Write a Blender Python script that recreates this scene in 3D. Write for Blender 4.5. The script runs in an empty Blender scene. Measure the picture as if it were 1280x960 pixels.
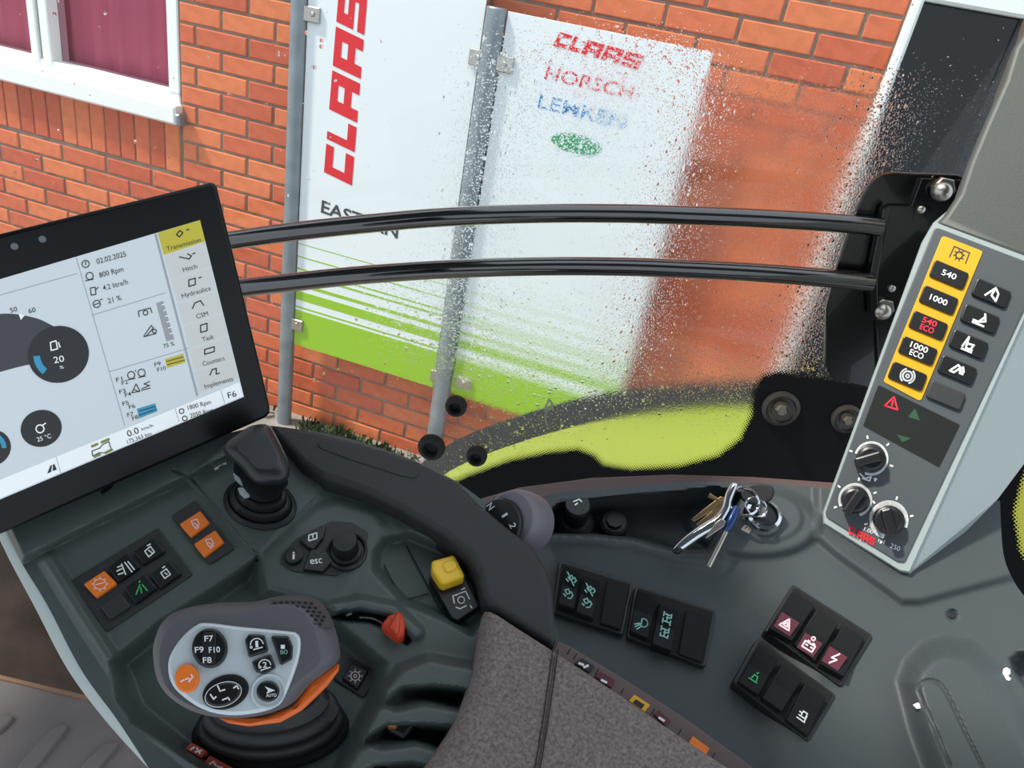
import bpy, bmesh, random
import numpy as np
from math import *
from mathutils import Vector, Matrix
random.seed(4)

# ------------------------------------------------------------------ camera, light, exposure
F = 961.0                                   # focal length in pixels of the 1280 x 960 frame
TH, RH = radians(27.4), radians(10.9)       # pitch down, roll
CAM = np.array([0.0, 0.0, 1.88])
Fw = np.array([0, cos(TH), -sin(TH)])
R0 = np.array([1.0, 0, 0]); U0 = np.array([0, sin(TH), cos(TH)])
Rt = cos(RH) * R0 + sin(RH) * U0
Up = -sin(RH) * R0 + cos(RH) * U0
scn = bpy.context.scene
COL = scn.collection
cd = bpy.data.cameras.new('camera'); cam = bpy.data.objects.new('camera', cd); COL.objects.link(cam)
cd.sensor_width = 36; cd.lens = 36 * F / 1280; cd.clip_start = 0.02
m = Matrix.Identity(4)
for i in range(3):
    m[i][0], m[i][1], m[i][2], m[i][3] = Rt[i], Up[i], -Fw[i], CAM[i]
cam.matrix_world = m
scn.camera = cam
w = bpy.data.worlds.new('sky'); scn.world = w; w.use_nodes = True
wn, wl = w.node_tree.nodes, w.node_tree.links
bg = wn['Background']
wtc = wn.new('ShaderNodeTexCoord'); wsep = wn.new('ShaderNodeSeparateXYZ'); wr = wn.new('ShaderNodeValToRGB')
wl.new(wtc.outputs['Generated'], wsep.inputs[0]); wl.new(wsep.outputs['Z'], wr.inputs[0]); wl.new(wr.outputs[0], bg.inputs[0])
e = wr.color_ramp.elements
e[0].position = 0.0; e[0].color = (.62, .68, .76, 1); e[1].position = 1.0; e[1].color = (.80, .90, 1.0, 1)
bg.inputs[1].default_value = 1.32
sd_ = bpy.data.lights.new('sun', 'SUN'); sd_.energy = 4.2; sd_.angle = radians(4); sd_.color = (1, .93, .82)
sun = bpy.data.objects.new('sun', sd_); COL.objects.link(sun)
sun.rotation_euler = Vector((.60, .10, -.80)).to_track_quat('-Z', 'Y').to_euler()
vs = scn.view_settings
vs.view_transform = 'Standard'; vs.look = 'None'; vs.gamma = 1; vs.exposure = 0.12; vs.use_curve_mapping = False
scn.cycles.max_bounces = 10; scn.cycles.transparent_max_bounces = 12
scn.cycles.transmission_bounces = 8

# ------------------------------------------------------------------ helpers
def ray(x, y): return Fw + (x - 640) / F * Rt - (y - 480) / F * Up
def pix(p):
    q = np.asarray(p) - CAM; d = q @ Fw
    return 640 + F * (q @ Rt) / d, 480 - F * (q @ Up) / d
class Pl:                                   # a real plane in the cab or yard
    def __init__(s, x, y, d, n, udir=None):
        s.n = np.array(n, float); s.n /= np.linalg.norm(s.n)
        s.o = CAM + ray(x, y) * d
        u = np.array(udir, float) if udir is not None else Rt.copy()
        u -= s.n * (u @ s.n); s.u = u / np.linalg.norm(u); s.v = np.cross(s.n, s.u)
    def at(s, x, y, h=0.0):
        r = ray(x, y)
        return CAM + r * (((s.o + s.n * h - CAM) @ s.n) / (r @ s.n))
    def uv(s, x, y, h=0.0):
        p = s.at(x, y, h) - s.o; return np.array([p @ s.u, p @ s.v])
    def pt(s, a, b, h=0.0): return s.o + s.u * a + s.v * b + s.n * h
    def m_per_px(s, x, y, h=0.0): return ((s.at(x, y, h) - CAM) @ Fw) / F
def lin(c):
    if isinstance(c, str):
        c = c.lstrip('#'); c = [int(c[i:i+2], 16) / 255 for i in (0, 2, 4)]
        c = [x / 12.92 if x <= .04045 else ((x + .055) / 1.055) ** 2.4 for x in c]
    return (c[0], c[1], c[2], 1)
MATS = {}
def mat(name, color, rough=.5, metal=0., grain=0., gscale=300., var=0., vscale=8., emit=0., spec=.5, coat=0.):
    if name in MATS: return MATS[name]
    mt = bpy.data.materials.new(name); mt.use_nodes = True
    N, L = mt.node_tree.nodes, mt.node_tree.links
    b = N['Principled BSDF']; c = lin(color)
    b.inputs['Base Color'].default_value = c; b.inputs['Roughness'].default_value = rough
    b.inputs['Metallic'].default_value = metal; b.inputs['Specular IOR Level'].default_value = spec
    b.inputs['Coat Weight'].default_value = coat
    if emit:
        b.inputs['Emission Color'].default_value = c; b.inputs['Emission Strength'].default_value = emit
    tc = N.new('ShaderNodeTexCoord')
    if var:
        n = N.new('ShaderNodeTexNoise'); n.inputs['Scale'].default_value = vscale; n.inputs['Detail'].default_value = 6
        L.new(tc.outputs['Object'], n.inputs['Vector'])
        r = N.new('ShaderNodeValToRGB'); r.color_ramp.elements[0].position = .3; r.color_ramp.elements[1].position = .7
        r.color_ramp.elements[0].color = (c[0]*(1-var), c[1]*(1-var), c[2]*(1-var), 1)
        r.color_ramp.elements[1].color = (min(1, c[0]*(1+var)), min(1, c[1]*(1+var)), min(1, c[2]*(1+var)), 1)
        L.new(n.outputs[0], r.inputs[0]); L.new(r.outputs[0], b.inputs['Base Color'])
    if grain:
        n = N.new('ShaderNodeTexNoise'); n.inputs['Scale'].default_value = gscale; n.inputs['Detail'].default_value = 3
        L.new(tc.outputs['Object'], n.inputs['Vector'])
        bp = N.new('ShaderNodeBump'); bp.inputs['Strength'].default_value = 1; bp.inputs['Distance'].default_value = grain
        L.new(n.outputs[0], bp.inputs['Height']); L.new(bp.outputs[0], b.inputs['Normal'])
    MATS[name] = mt; return mt

WL = {}
def root(name, loc, label, cat, group=None):
    o = bpy.data.objects.new(name, None); COL.objects.link(o); o.empty_display_size = .02
    o.location = loc; WL[o] = np.array(loc, float); tag(o, label, cat, group); return o
def tag(o, label=None, cat=None, group=None, kind=None):
    if label: o['label'] = label
    if cat: o['category'] = cat
    if group: o['group'] = group
    if kind: o['kind'] = kind
    return o
def obj(name, vf, mt, parent=None, smooth=35, recalc=False, label=None, kind=None):
    V, Fc = vf; V = np.asarray(V, float)
    loc = V.mean(0)
    me = bpy.data.meshes.new(name); me.from_pydata((V - loc).tolist(), [], [list(f) for f in Fc]); 
    if recalc:
        b = bmesh.new(); b.from_mesh(me); bmesh.ops.recalc_face_normals(b, faces=b.faces); b.to_mesh(me); b.free()
    me.update()
    if smooth:
        me.shade_smooth(); me.set_sharp_from_angle(angle=radians(smooth))
        for f in me.polygons:
            if len(f.vertices) > 5: f.use_smooth = False
    if mt: me.materials.append(mt)
    o = bpy.data.objects.new(name, me); COL.objects.link(o); WL[o] = loc
    if parent: o.parent = parent; o.location = loc - WL[parent]
    else: o.location = loc
    if label: o['label'] = label
    if kind: o['kind'] = kind
    return o
def join(parts):
    V, Fc = [], []
    for v, f in parts:
        k = len(V); V += [tuple(p) for p in v]; Fc += [tuple(i + k for i in q) for q in f]
    return V, Fc
def rings(rs, cap0=True, cap1=True):
    n = len(rs[0]); V = [p for r in rs for p in r]; Fc = []
    for k in range(len(rs) - 1):
        for i in range(n):
            j = (i + 1) % n; Fc.append((k*n+i, k*n+j, (k+1)*n+j, (k+1)*n+i))
    def cap(k, ids):
        q = [i for i in ids if np.linalg.norm(np.subtract(rs[k][i], rs[k][i-1])) > 1e-7]
        if len(q) > 2: Fc.append(tuple(k*n + i for i in q))
    if cap0: cap(0, range(n - 1, -1, -1))
    if cap1: cap(len(rs)-1, range(n))
    return V, Fc
def area2(p): return sum(p[i][0]*p[(i+1)%len(p)][1] - p[(i+1)%len(p)][0]*p[i][1] for i in range(len(p)))
def fillet(p, r, n=4):
    if r <= 0: return [np.array(q) for q in p]
    out = []
    rr = r if isinstance(r, (list, tuple)) else [r] * len(p)
    for i, q in enumerate(p):
        q = np.array(q); a = np.array(p[i-1]) - q; b = np.array(p[(i+1) % len(p)]) - q
        la, lb = np.linalg.norm(a), np.linalg.norm(b); a, b = a/la, b/lb
        ang = acos(max(-1, min(1, a @ b)))
        if rr[i] <= 0 or ang > 3.0: out.append(q); continue
        d = min(rr[i] / tan(ang/2), .46*la, .46*lb)
        p0, p2 = q + a*d, q + b*d
        for k in range(n + 1):
            t = k/n; out.append((1-t)**2*p0 + 2*t*(1-t)*q + t*t*p2)
    return out
def inset(p, d):
    """offset an anticlockwise outline inwards; points that would fold over snap to their nearest good neighbour"""
    if not d: return [np.array(q, float) for q in p]
    p = np.array(p, float); n = len(p); keep = []
    out = p.copy()
    for i in range(n):
        j = i - 1
        while np.linalg.norm(p[i]-p[j]) < 1e-7 and j > i - n: j -= 1
        k = i + 1
        while np.linalg.norm(p[k % n]-p[i]) < 1e-7 and k < i + n: k += 1
        a, b = p[i]-p[j], p[k % n]-p[i]
        na = np.array([-a[1], a[0]]) / (np.linalg.norm(a)+1e-12); nb = np.array([-b[1], b[0]]) / (np.linalg.norm(b)+1e-12)
        s = na + nb; l = s @ s
        out[i] = p[i] + (s*(2/l) if l > .3 else s) * d
    A, B = p, np.roll(p, -1, 0); E_ = B - A; L2 = (E_**2).sum(1) + 1e-18
    good = []
    for q in out:
        t = np.clip(((q - A)*E_).sum(1)/L2, 0, 1)
        good.append(np.sqrt((((A + E_*t[:, None]) - q)**2).sum(1)).min() > .96*d and sdist(p, q[:1], q[1:])[0] > 0)
    if not any(good): 
        c = p.mean(0); return [c + (q-c)*.9 for q in p]
    res = []
    for i in range(n):
        for k in range(n):
            if good[(i+k) % n]: r = out[(i+k) % n]; break
            if good[i-k]: r = out[i-k]; break
        res.append(r)
    return res
def smooth_px(p, n=60, closed=True):
    p = np.array(p, float); N_ = len(p); out = []
    segs = N_ if closed else N_ - 1
    for i in range(segs):
        g = (lambda k: p[k % N_]) if closed else (lambda k: p[min(max(k, 0), N_-1)])
        a, b, c, d = g(i-1), g(i), g(i+1), g(i+2)
        m_ = max(2, n // segs)
        for k in range(m_):
            t = k/m_
            out.append(.5*((2*b)+(c-a)*t+(2*a-5*b+4*c-d)*t*t+(3*b-a-3*c+d)*t**3))
    if not closed: out.append(p[-1])
    return np.array(out)
def slab_uv(P, q, h0, h1, bev=0., steps=2):
    q = [np.array(a) for a in q]
    if area2(q) < 0: q = q[::-1]
    rs = [[P.pt(a[0], a[1], h0) for a in q]]
    if bev > 0:
        for k in range(steps + 1):
            t = k/steps*pi/2
            qq = inset(q, bev*(1-cos(t))) if k else q
            rs.append([P.pt(a[0], a[1], h1 - bev*(1-sin(t))) for a in qq])
    else: rs.append([P.pt(a[0], a[1], h1) for a in q])
    return rings(rs)
def slab(P, px, h0, h1, bev=0., r=0., steps=2, fn=4):
    """prism whose top outline is the outline px at height h1, straight down the plane's normal to h0"""
    q = [P.uv(x, y, h1) for x, y in px]
    if area2(q) < 0: q = q[::-1]
    return slab_uv(P, fillet(q, r, fn), h0, h1, bev, steps)
def disc(P, x, y, rpx, h0, h1, bev=0., n=32, rm=None, r2=None):
    c = P.uv(x, y, h1); r = rm or rpx * P.m_per_px(x, y, h1)
    q = [c + np.array([cos(2*pi*k/n), sin(2*pi*k/n)]) * r for k in range(n)]
    return slab_uv(P, q, h0, h1, bev)
def lathe(P, x, y, h, prof, n=32):
    """profile (radius m, height) around the plane's normal at the pixel's point at height h"""
    c = P.uv(x, y, h)
    return rings([[P.pt(c[0]+cos(2*pi*k/n)*r, c[1]+sin(2*pi*k/n)*r, z) for k in range(n)] for r, z in prof])
def tube(pts, r, n=10, cap=True):
    pts = [np.array(p, float) for p in pts]; rs = []
    ref = np.array([.13, .21, .97]); 
    for i, p in enumerate(pts):
        t = pts[min(i+1, len(pts)-1)] - pts[max(i-1, 0)]; t /= np.linalg.norm(t)
        a = np.cross(t, ref); a /= np.linalg.norm(a); b = np.cross(t, a)
        rr = r[i] if hasattr(r, '__len__') else r
        rs.append([p + (a*cos(2*pi*k/n) + b*sin(2*pi*k/n))*rr for k in range(n)])
    return rings(rs, cap, cap)
def stroke(P, lines, wpx, h, closed=False):
    """thin raised line work printed on a plane"""
    parts = []
    for ln in lines:
        ln = [np.array(p, float) for p in ln]
        for i in range(len(ln) - 1):
            a, b = ln[i], ln[i+1]; d = b - a; l = np.linalg.norm(d)
            if l < 1e-6: continue
            n = np.array([-d[1], d[0]]) / l * wpx / 2; e_ = d/l*wpx*.3
            q = [a-e_-n, b+e_-n, b+e_+n, a-e_+n]
            parts.append(([P.at(x, y, h) for x, y in q], [(3, 2, 1, 0)]))
    return join(parts)
def fillpx(P, px, h): 
    q = [P.uv(x, y, h) for x, y in px]
    if area2(q) < 0: q = q[::-1]
    return [P.pt(a[0], a[1], h) for a in q], [tuple(range(len(q)))]
def circ(x, y, r, a0=0, a1=360, n=24, rx=None, rot=0):
    rx = rx or r; o = []
    for k in range(n + 1):
        t = radians(a0 + (a1-a0)*k/n); cx, cy = rx*cos(t), r*sin(t); c, s = cos(radians(rot)), sin(radians(rot))
        o.append((x + cx*c - cy*s, y + cx*s + cy*c))
    return o
_tx = {}
def text2d(s, bold=0.0):
    if (s, bold) in _tx: return _tx[(s, bold)]
    cu = bpy.data.curves.new('t', 'FONT'); cu.body = s; cu.size = 1; cu.offset = bold; cu.resolution_u = 3
    ob = bpy.data.objects.new('t', cu)
    me = ob.to_mesh(); V = np.array([v.co[:2] for v in me.vertices]); Fc = [tuple(p.vertices) for p in me.polygons]
    ob.to_mesh_clear(); bpy.data.objects.remove(ob); bpy.data.curves.remove(cu)
    x0, x1 = V[:, 0].min(), V[:, 0].max()
    V[:, 0] = (V[:, 0]-x0)/(x1-x0); V[:, 1] /= .70
    _tx[(s, bold)] = (V, Fc); return V, Fc
def text(P, s, A, B, up, h, bold=0.0):
    """flat lettering: baseline runs from pixel A to B, capitals reach along the pixel vector up"""
    V, Fc = text2d(s, bold); A, B, up = map(lambda q: np.array(q, float), (A, B, up))
    pts = [P.at(*(A + (B-A)*a + up*b), h) for a, b in V]
    nrm = np.cross(pts[Fc[0][1]]-pts[Fc[0][0]], pts[Fc[0][2]]-pts[Fc[0][0]]) @ P.n
    return pts, ([f[::-1] for f in Fc] if nrm < 0 else Fc)
def txt(P, s, x, y, dirx, diry, length, cap, h, bold=0.0, centre=True):
    d = np.array([dirx, diry], float); d /= np.linalg.norm(d); u = np.array([d[1], -d[0]])*cap
    A = np.array([x, y], float) - (d*length/2 if centre else 0) - (u/2 if centre else 0)
    return text(P, s, A, A + d*length, u, h, bold)
BLOCK = {'C': [(0,0,.3,1),(.3,0,1,.3),(.3,.72,1,1)], 'L': [(0,0,.32,1),(.32,0,1,.3)],
         'A': [(0,0,.3,1),(.7,0,1,1),(.3,.74,.7,1),(.3,.26,.7,.52)],
         'S': [(0,0,1,.26),(.7,.26,1,.4),(0,.4,1,.62),(0,.62,.3,.76),(0,.76,1,1)]}
def blocklogo(P, A, B, up, h):
    A, B, up = map(lambda q: np.array(q, float), (A, B, up)); parts = []
    for ch, a, b in (('C',0,.15),('L',.175,.305),('A',.33,.535),('A',.56,.765),('S',.79,1)):
        for x0, y0, x1, y1 in BLOCK[ch]:
            q = [(x0,y0),(x1,y0),(x1,y1),(x0,y1)]
            parts.append(fillpx(P, [A+(B-A)*(a+(b-a)*u_)+up*v_ for u_, v_ in q], h))
    return join(parts)
def sdist(poly, X, Y):
    """signed pixel distance to a polygon, positive inside"""
    d = np.full(X.shape, 1e9); ins = np.zeros(X.shape, bool); n = len(poly)
    for i in range(n):
        ax, ay = poly[i]; bx, by = poly[(i+1) % n]
        ex, ey = bx-ax, by-ay; wx, wy = X-ax, Y-ay
        t = np.clip((wx*ex+wy*ey)/(ex*ex+ey*ey+1e-9), 0, 1)
        d = np.minimum(d, (wx-ex*t)**2+(wy-ey*t)**2)
        if ay != by:
            c = ((ay > Y) != (by > Y)) & (X < (bx-ax)*(Y-ay)/(by-ay)+ax); ins ^= c
    d = np.sqrt(d); return np.where(ins, d, -d)
def sst(v, a, b): t = np.clip((v-a)/(b-a), 0, 1); return t*t*(3-2*t)
def resample(p, n):
    p = smooth_px(p, 200, False) if len(p) > 2 else np.array(p, float)
    s = np.r_[0, np.cumsum(np.linalg.norm(np.diff(p, axis=0), axis=1))]; t = np.linspace(0, s[-1], n)
    return np.c_[np.interp(t, s, p[:, 0]), np.interp(t, s, p[:, 1])]
def shell(P, top, bottom, left, right, nu, nv, hf, depth):
    """moulded surface over a plane: four boundary curves, relief hf(x,y) in metres, with a skirt of real depth"""
    T, B, L_, R_ = resample(top, nu), resample(bottom, nu), resample(left, nv), resample(right, nv)
    u = np.linspace(0, 1, nu)[None, :, None]; v = np.linspace(0, 1, nv)[:, None, None]
    S = (1-v)*T[None] + v*B[None] + (1-u)*L_[:, None] + u*R_[:, None] - ((1-u)*(1-v)*T[0]+u*(1-v)*T[-1]+(1-u)*v*B[0]+u*v*B[-1])
    H = hf(S[..., 0], S[..., 1])
    V = [P.at(S[j, i, 0], S[j, i, 1], H[j, i]) for j in range(nv) for i in range(nu)]
    Fc = [(j*nu+i, (j+1)*nu+i, (j+1)*nu+i+1, j*nu+i+1) for j in range(nv-1) for i in range(nu-1)]
    bd = [i for i in range(nu)] + [j*nu+nu-1 for j in range(1, nv)] + [(nv-1)*nu+i for i in range(nu-2, -1, -1)] + [j*nu for j in range(nv-2, 0, -1)]
    k = len(V); V += [V[i] - P.n*depth for i in bd]; n = len(bd)
    Fc += [(bd[i], bd[(i+1) % n], k+(i+1) % n, k+i) for i in range(n)]
    Fc.append(tuple(k+i for i in range(n)))
    return V, Fc

# ------------------------------------------------------------------ materials
M = dict(
 mortar=mat('mortar', '#8c7a69', .9, var=.2, vscale=20), paving=mat('paving', '#8c8984', .9, var=.25, vscale=9, grain=.004, gscale=60),
 white=mat('white_frame', '#eef2f0', .4), sign=mat('sign_white', '#e3ebee', .35), signred=mat('sign_red', '#d8141f', .5),
 ink=mat('sign_ink', '#3a3f44', .6), lime=mat('sign_lime', '#93c01f', .45), blue=mat('sign_blue', '#1f86c6', .5), green=mat('sign_green', '#2f9460', .5),
 galv=mat('galvanised', '#8b959b', .45, .5, var=.15, vscale=14), pane_reflection=mat('reflection_pink', '#e2788f', .8), doorglass=mat('door_glass', '#0c1013', .12),
 weed=mat('weed', '#4b5a35', .9, var=.4, vscale=40), fender=mat('fender_lime', '#89961a', .3, coat=.3), rubber=mat('black_rubber', '#17181a', .75),
 blackpaint=mat('black_paint', '#08080a', .22, coat=.4), frit=mat('frit_black', '#050506', .6, spec=.1), zinc=mat('zinc', '#b9b6ad', .28, .95),
 shell=mat('console_green_grey', '#4a5452', .46, grain=.00025, gscale=900, var=.08, vscale=14),
 rim=mat('rim_black', '#2b2c2e', .62, grain=.0005, gscale=700), fabric=mat('pad_fabric', '#7d746f', .95, grain=.0014, gscale=900, var=.42, vscale=420),
 thread=mat('pad_thread', '#4b4644', .9), side=mat('side_grey', '#3d4446', .55, grain=.00025, gscale=800, var=.06, vscale=10),
 edge=mat('edge_pale', '#a9b5b1', .5), dark=mat('dark_plastic', '#141618', .45), dark2=mat('charcoal_plastic', '#2a2d2f', .5),
 keys=mat('key_black', '#101214', .35), orange=mat('key_orange', '#ee7a22', .4), print=mat('print_white', '#e8ebea', .5),
 printg=mat('print_green', '#2fae62', .5), printt=mat('print_teal', '#86bfb2', .5), printr=mat('print_red', '#f0223a', .5, emit=.25),
 darkgreen=mat('print_dark_green', '#1d4a30', .5), wine=mat('print_wine', '#561a2a', .5), printp=mat('print_pale', '#f2d7dc', .5), yellow=mat('pto_yellow', '#dfa922', .35),
 panel=mat('pod_panel', '#454c50', .5), pillar=mat('pillar_grey_dimmed', '#484d49', .5, grain=.0002, gscale=700), rocker=mat('rocker_black', '#0c0e10', .6, spec=.25), pod=mat('pod_grey_skylit', '#99a5a4', .5, grain=.0002, gscale=700), podscreen=mat('pod_display', '#232524', .3),  # pod paler than pillar: sky light on the flank put into the greys
 chrome=mat('chrome', '#cfd3d6', .12, 1.), brass=mat('brass', '#a08a66', .3, .9), bluemetal=mat('blue_handle', '#23406e', .25, .4),
 silver=mat('silver_plate', '#c9d3d6', .35, .15), bellow=mat('bellows_rubber', '#1a1b1c', .55), head=mat('grip_grey', '#57555a', .55, grain=.0002, gscale=900),
 grille=mat('grip_dark', '#4a4646', .6), orangep=mat('grip_orange', '#e2661d', .4), redlever=mat('throttle_red', '#c8431f', .45),
 bezel=mat('bezel_black', '#090a0c', .3, spec=.3), tube=mat('tube_paint', '#0a0a0b', .13, spec=1.0, coat=1.), floor=mat('mat_grey', '#716b69', .8, grain=.0006, gscale=300, var=.1, vscale=12),
 brown=mat('worn_brown', '#43352c', .8, var=.5, vscale=18), strip=mat('strip_brown', '#5e4d4b', .5), sticker=mat('sticker_red', '#b5472e', .5),
 dial=mat('dial_grey', '#6d6970', .5), scratch=mat('pale_sticker', '#c9b9ae', .6), hole=mat('hole_black', '#060606', .8),
)
def shiny_glass(name):
    mt = bpy.data.materials.new(name); mt.use_nodes = True; N, L = mt.node_tree.nodes, mt.node_tree.links
    N.remove(N['Principled BSDF']); out = N['Material Output']
    tr, gl, mx, fr = N.new('ShaderNodeBsdfTransparent'), N.new('ShaderNodeBsdfGlossy'), N.new('ShaderNodeMixShader'), N.new('ShaderNodeLayerWeight')
    tr.inputs[0].default_value = (.92, .86, .88, 1); gl.inputs['Roughness'].default_value = .02; fr.inputs[0].default_value = .12
    L.new(fr.outputs['Fresnel'], mx.inputs[0]); L.new(tr.outputs[0], mx.inputs[1]); L.new(gl.outputs[0], mx.inputs[2]); L.new(mx.outputs[0], out.inputs[0]); return mt
M['pane'] = shiny_glass('window_glass')
def brick_mat():
    mt = bpy.data.materials.new('red_brick'); mt.use_nodes = True; N, L = mt.node_tree.nodes, mt.node_tree.links
    b = N['Principled BSDF']; b.inputs['Roughness'].default_value = .85
    oi, ge, ad, fr, cr = N.new('ShaderNodeObjectInfo'), N.new('ShaderNodeNewGeometry'), N.new('ShaderNodeMath'), N.new('ShaderNodeMath'), N.new('ShaderNodeValToRGB')
    fr.operation = 'FRACT'; L.new(oi.outputs['Random'], ad.inputs[0]); L.new(ge.outputs['Random Per Island'], ad.inputs[1]); L.new(ad.outputs[0], fr.inputs[0]); L.new(fr.outputs[0], cr.inputs[0])
    E_ = cr.color_ramp.elements; E_[0].color = lin('#d06844'); E_[1].color = lin('#df7f50'); k = E_.new(.5); k.color = lin('#d7724a'); k = E_.new(.12); k.color = lin('#c15d3f')
    tc, n, mx = N.new('ShaderNodeTexCoord'), N.new('ShaderNodeTexNoise'), N.new('ShaderNodeMix'); mx.data_type = 'RGBA'; mx.blend_type = 'MULTIPLY'
    n.inputs['Scale'].default_value = 30; n.inputs['Detail'].default_value = 8; L.new(tc.outputs['Object'], n.inputs['Vector'])
    c2 = N.new('ShaderNodeValToRGB'); c2.color_ramp.elements[0].position = .3; c2.color_ramp.elements[0].color = (.82, .80, .80, 1); c2.color_ramp.elements[1].position = .62; c2.color_ramp.elements[1].color = (1, 1, 1, 1)
    L.new(n.outputs[0], c2.inputs[0]); mx.inputs[0].default_value = 1; L.new(cr.outputs[0], mx.inputs[6]); L.new(c2.outputs[0], mx.inputs[7]); L.new(mx.outputs[2], b.inputs['Base Color'])
    bp = N.new('ShaderNodeBump'); bp.inputs['Distance'].default_value = .002; L.new(n.outputs[0], bp.inputs['Height']); L.new(bp.outputs[0], b.inputs['Normal']); return mt
M['brick'] = brick_mat()

# ------------------------------------------------------------------ the yard outside: wall, ground, window, door
AW = radians(13)
nW = np.array([-sin(AW), -cos(AW), 0]); dW = np.array([cos(AW), -sin(AW), 0]); Z = np.array([0, 0, 1.])
PW = Pl(80, 220, 3.3, nW, dW)               # face of the bricks; PW.v is straight up
GZ = PW.at(360, 514)[2]                     # ground level
def wuv(x, y, h=0): return PW.uv(x, y, h)
def wbox(u0, u1, v0, v1, h0, h1, bev=.004): return slab_uv(PW, [(u0, v0), (u1, v0), (u1, v1), (u0, v1)], h0, h1, bev, 1)
vG = GZ - PW.o[2]
# window geometry (wall coordinates)
wu1 = wuv(224, 100)[0]; sill0 = wuv(215, 152)[1]; sill1 = wuv(222, 131)[1]
du0 = wuv(1128, 40)[0]; du1 = wuv(1150, 12)[0]; dhead = wuv(1215, 12)[1]
W_ = tag(obj('wall_far', join([wbox(wu1, du0, vG-.3, 3.2, -.25, -.006), wbox(-3.4, wu1, vG-.3, sill0+.03, -.25, -.006), wbox(-3.4, wu1, 2.4, 3.2, -.25, -.006), wbox(du0, 4.6, dhead+.05, 3.2, -.25, -.006)]), M['mortar']), 'red brick building wall with grey mortar joints behind the dealer signs', kind='structure')
# bricks
def brick_mesh(l, hgt):
    x, z, c = l/2, hgt/2, .004
    a = [(-x, -z), (x, -z), (x, z), (-x, z)]; b = [(-x+c, -z+c), (x-c, -z+c), (x-c, z-c), (-x+c, z-c)]
    R3 = lambda q, y: [tuple(dW*p[0] + Z*p[1] + nW*y) for p in q]
    return rings([R3(a, -.02), R3(a, -.003), R3(b, 0.)], False, True)
def bm_data(name, l, hgt):
    V, Fc = brick_mesh(l, hgt); me = bpy.data.meshes.new(name); me.from_pydata(V, [], Fc); me.materials.append(M['brick']); return me
BL, CH = .225, .0725
_bm = {}
def brick_of(l):
    l = round(l, 3)
    if l not in _bm: _bm[l] = bm_data('brick', l-.011, CH-.010)
    return _bm[l]
me_sold = bm_data('soldier_brick', CH-.006, .215)
SG = Pl(80, 220, 3.3, nW, dW)
SGh = .085                                   # stand-off of the sign sheets
p1u = PW.uv(365, 250, SGh)[0]; p2u = PW.uv(588, 240, SGh)[0]
s_u0, s_u1 = p1u + .0335, p2u - .0375
t_u0, t_u1 = p2u + .0375, PW.uv(888, 78, SGh)[0]
s_v0 = PW.uv(372, 431, SGh)[1]; s_v1 = PW.uv(700, 27, SGh)[1]
u_ref, v_ref = wuv(80.6, 222.8)             # a joint seen in the photograph
bricks, rest = [], []
v = v_ref; rows = []
r0 = floor((vG - v_ref)/CH)
for r in range(r0, 45):
    vb = v_ref + r*CH
    off = 0 if r % 2 == 0 else BL/2 
    for k in range(-14, 17):
        u0 = u_ref + off + k*BL; u1 = u0 + BL; uc, vc = (u0+u1)/2, vb - CH/2
        # openings
        jamb = sill0 - .20 < vc < 2.5                              # beside the window or its soldier course
        for a, b in ((u0, u1),):
            if jamb: a = max(a, wu1 + .004)
            b = min(b, du0 - .006)
            if b - a < .03: continue
            me = brick_of(b - a); c = (a + b)/2
            p = PW.pt(c, vc); x, y = pix(p); d = (p-CAM) @ Fw
            seen = d > .5 and -40 < x < 1320 and -25 < y < 640
            hid = (s_u0+.1 < c < s_u1-.02 and s_v0+.1 < vc) or (t_u0+.02 < c < t_u1-.12 and s_v0+.1 < vc < s_v1-.05) or x > 1190 or (x < 230 and y > 300 - .25*x) 
            (bricks if seen and not hid else rest).append((c, vc, me))
bricks.sort(key=lambda q: (PW.pt(q[0], q[1]) - CAM) @ Fw)
rest += bricks[270:]; bricks = bricks[:270]
for k in range(-3, 32):                      # soldier course under the sill
    c = wu1 - .004 - k*CH - CH/2
    if k >= 0: (bricks if k < 24 else rest).append((c, sill0 - .09, me_sold))
for c, vc, me in bricks:
    o = bpy.data.objects.new('brick', me); COL.objects.link(o); o.parent = W_
    o.location = PW.pt(c, vc) - WL[W_] + nW*random.uniform(-.0015, .0015)
parts = []
for c, vc, me in rest:
    p = PW.pt(c, vc); parts.append(([tuple(np.array(q.co) + p) for q in me.vertices], [tuple(f.vertices) for f in me.polygons]))
obj('brickwork', join(parts), M['brick'], W_, smooth=0, kind='stuff')
# ground
G = tag(obj('ground', rings([[np.array([x, y, GZ-.2]) for x, y in ((-5, -.5), (5, -.5), (5, 5), (-5, 5))], [np.array([x, y, GZ]) for x, y in ((-5, -.5), (5, -.5), (5, 5), (-5, 5))]]), M['paving']), 'grey concrete paving at the foot of the brick wall', kind='structure')
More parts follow.
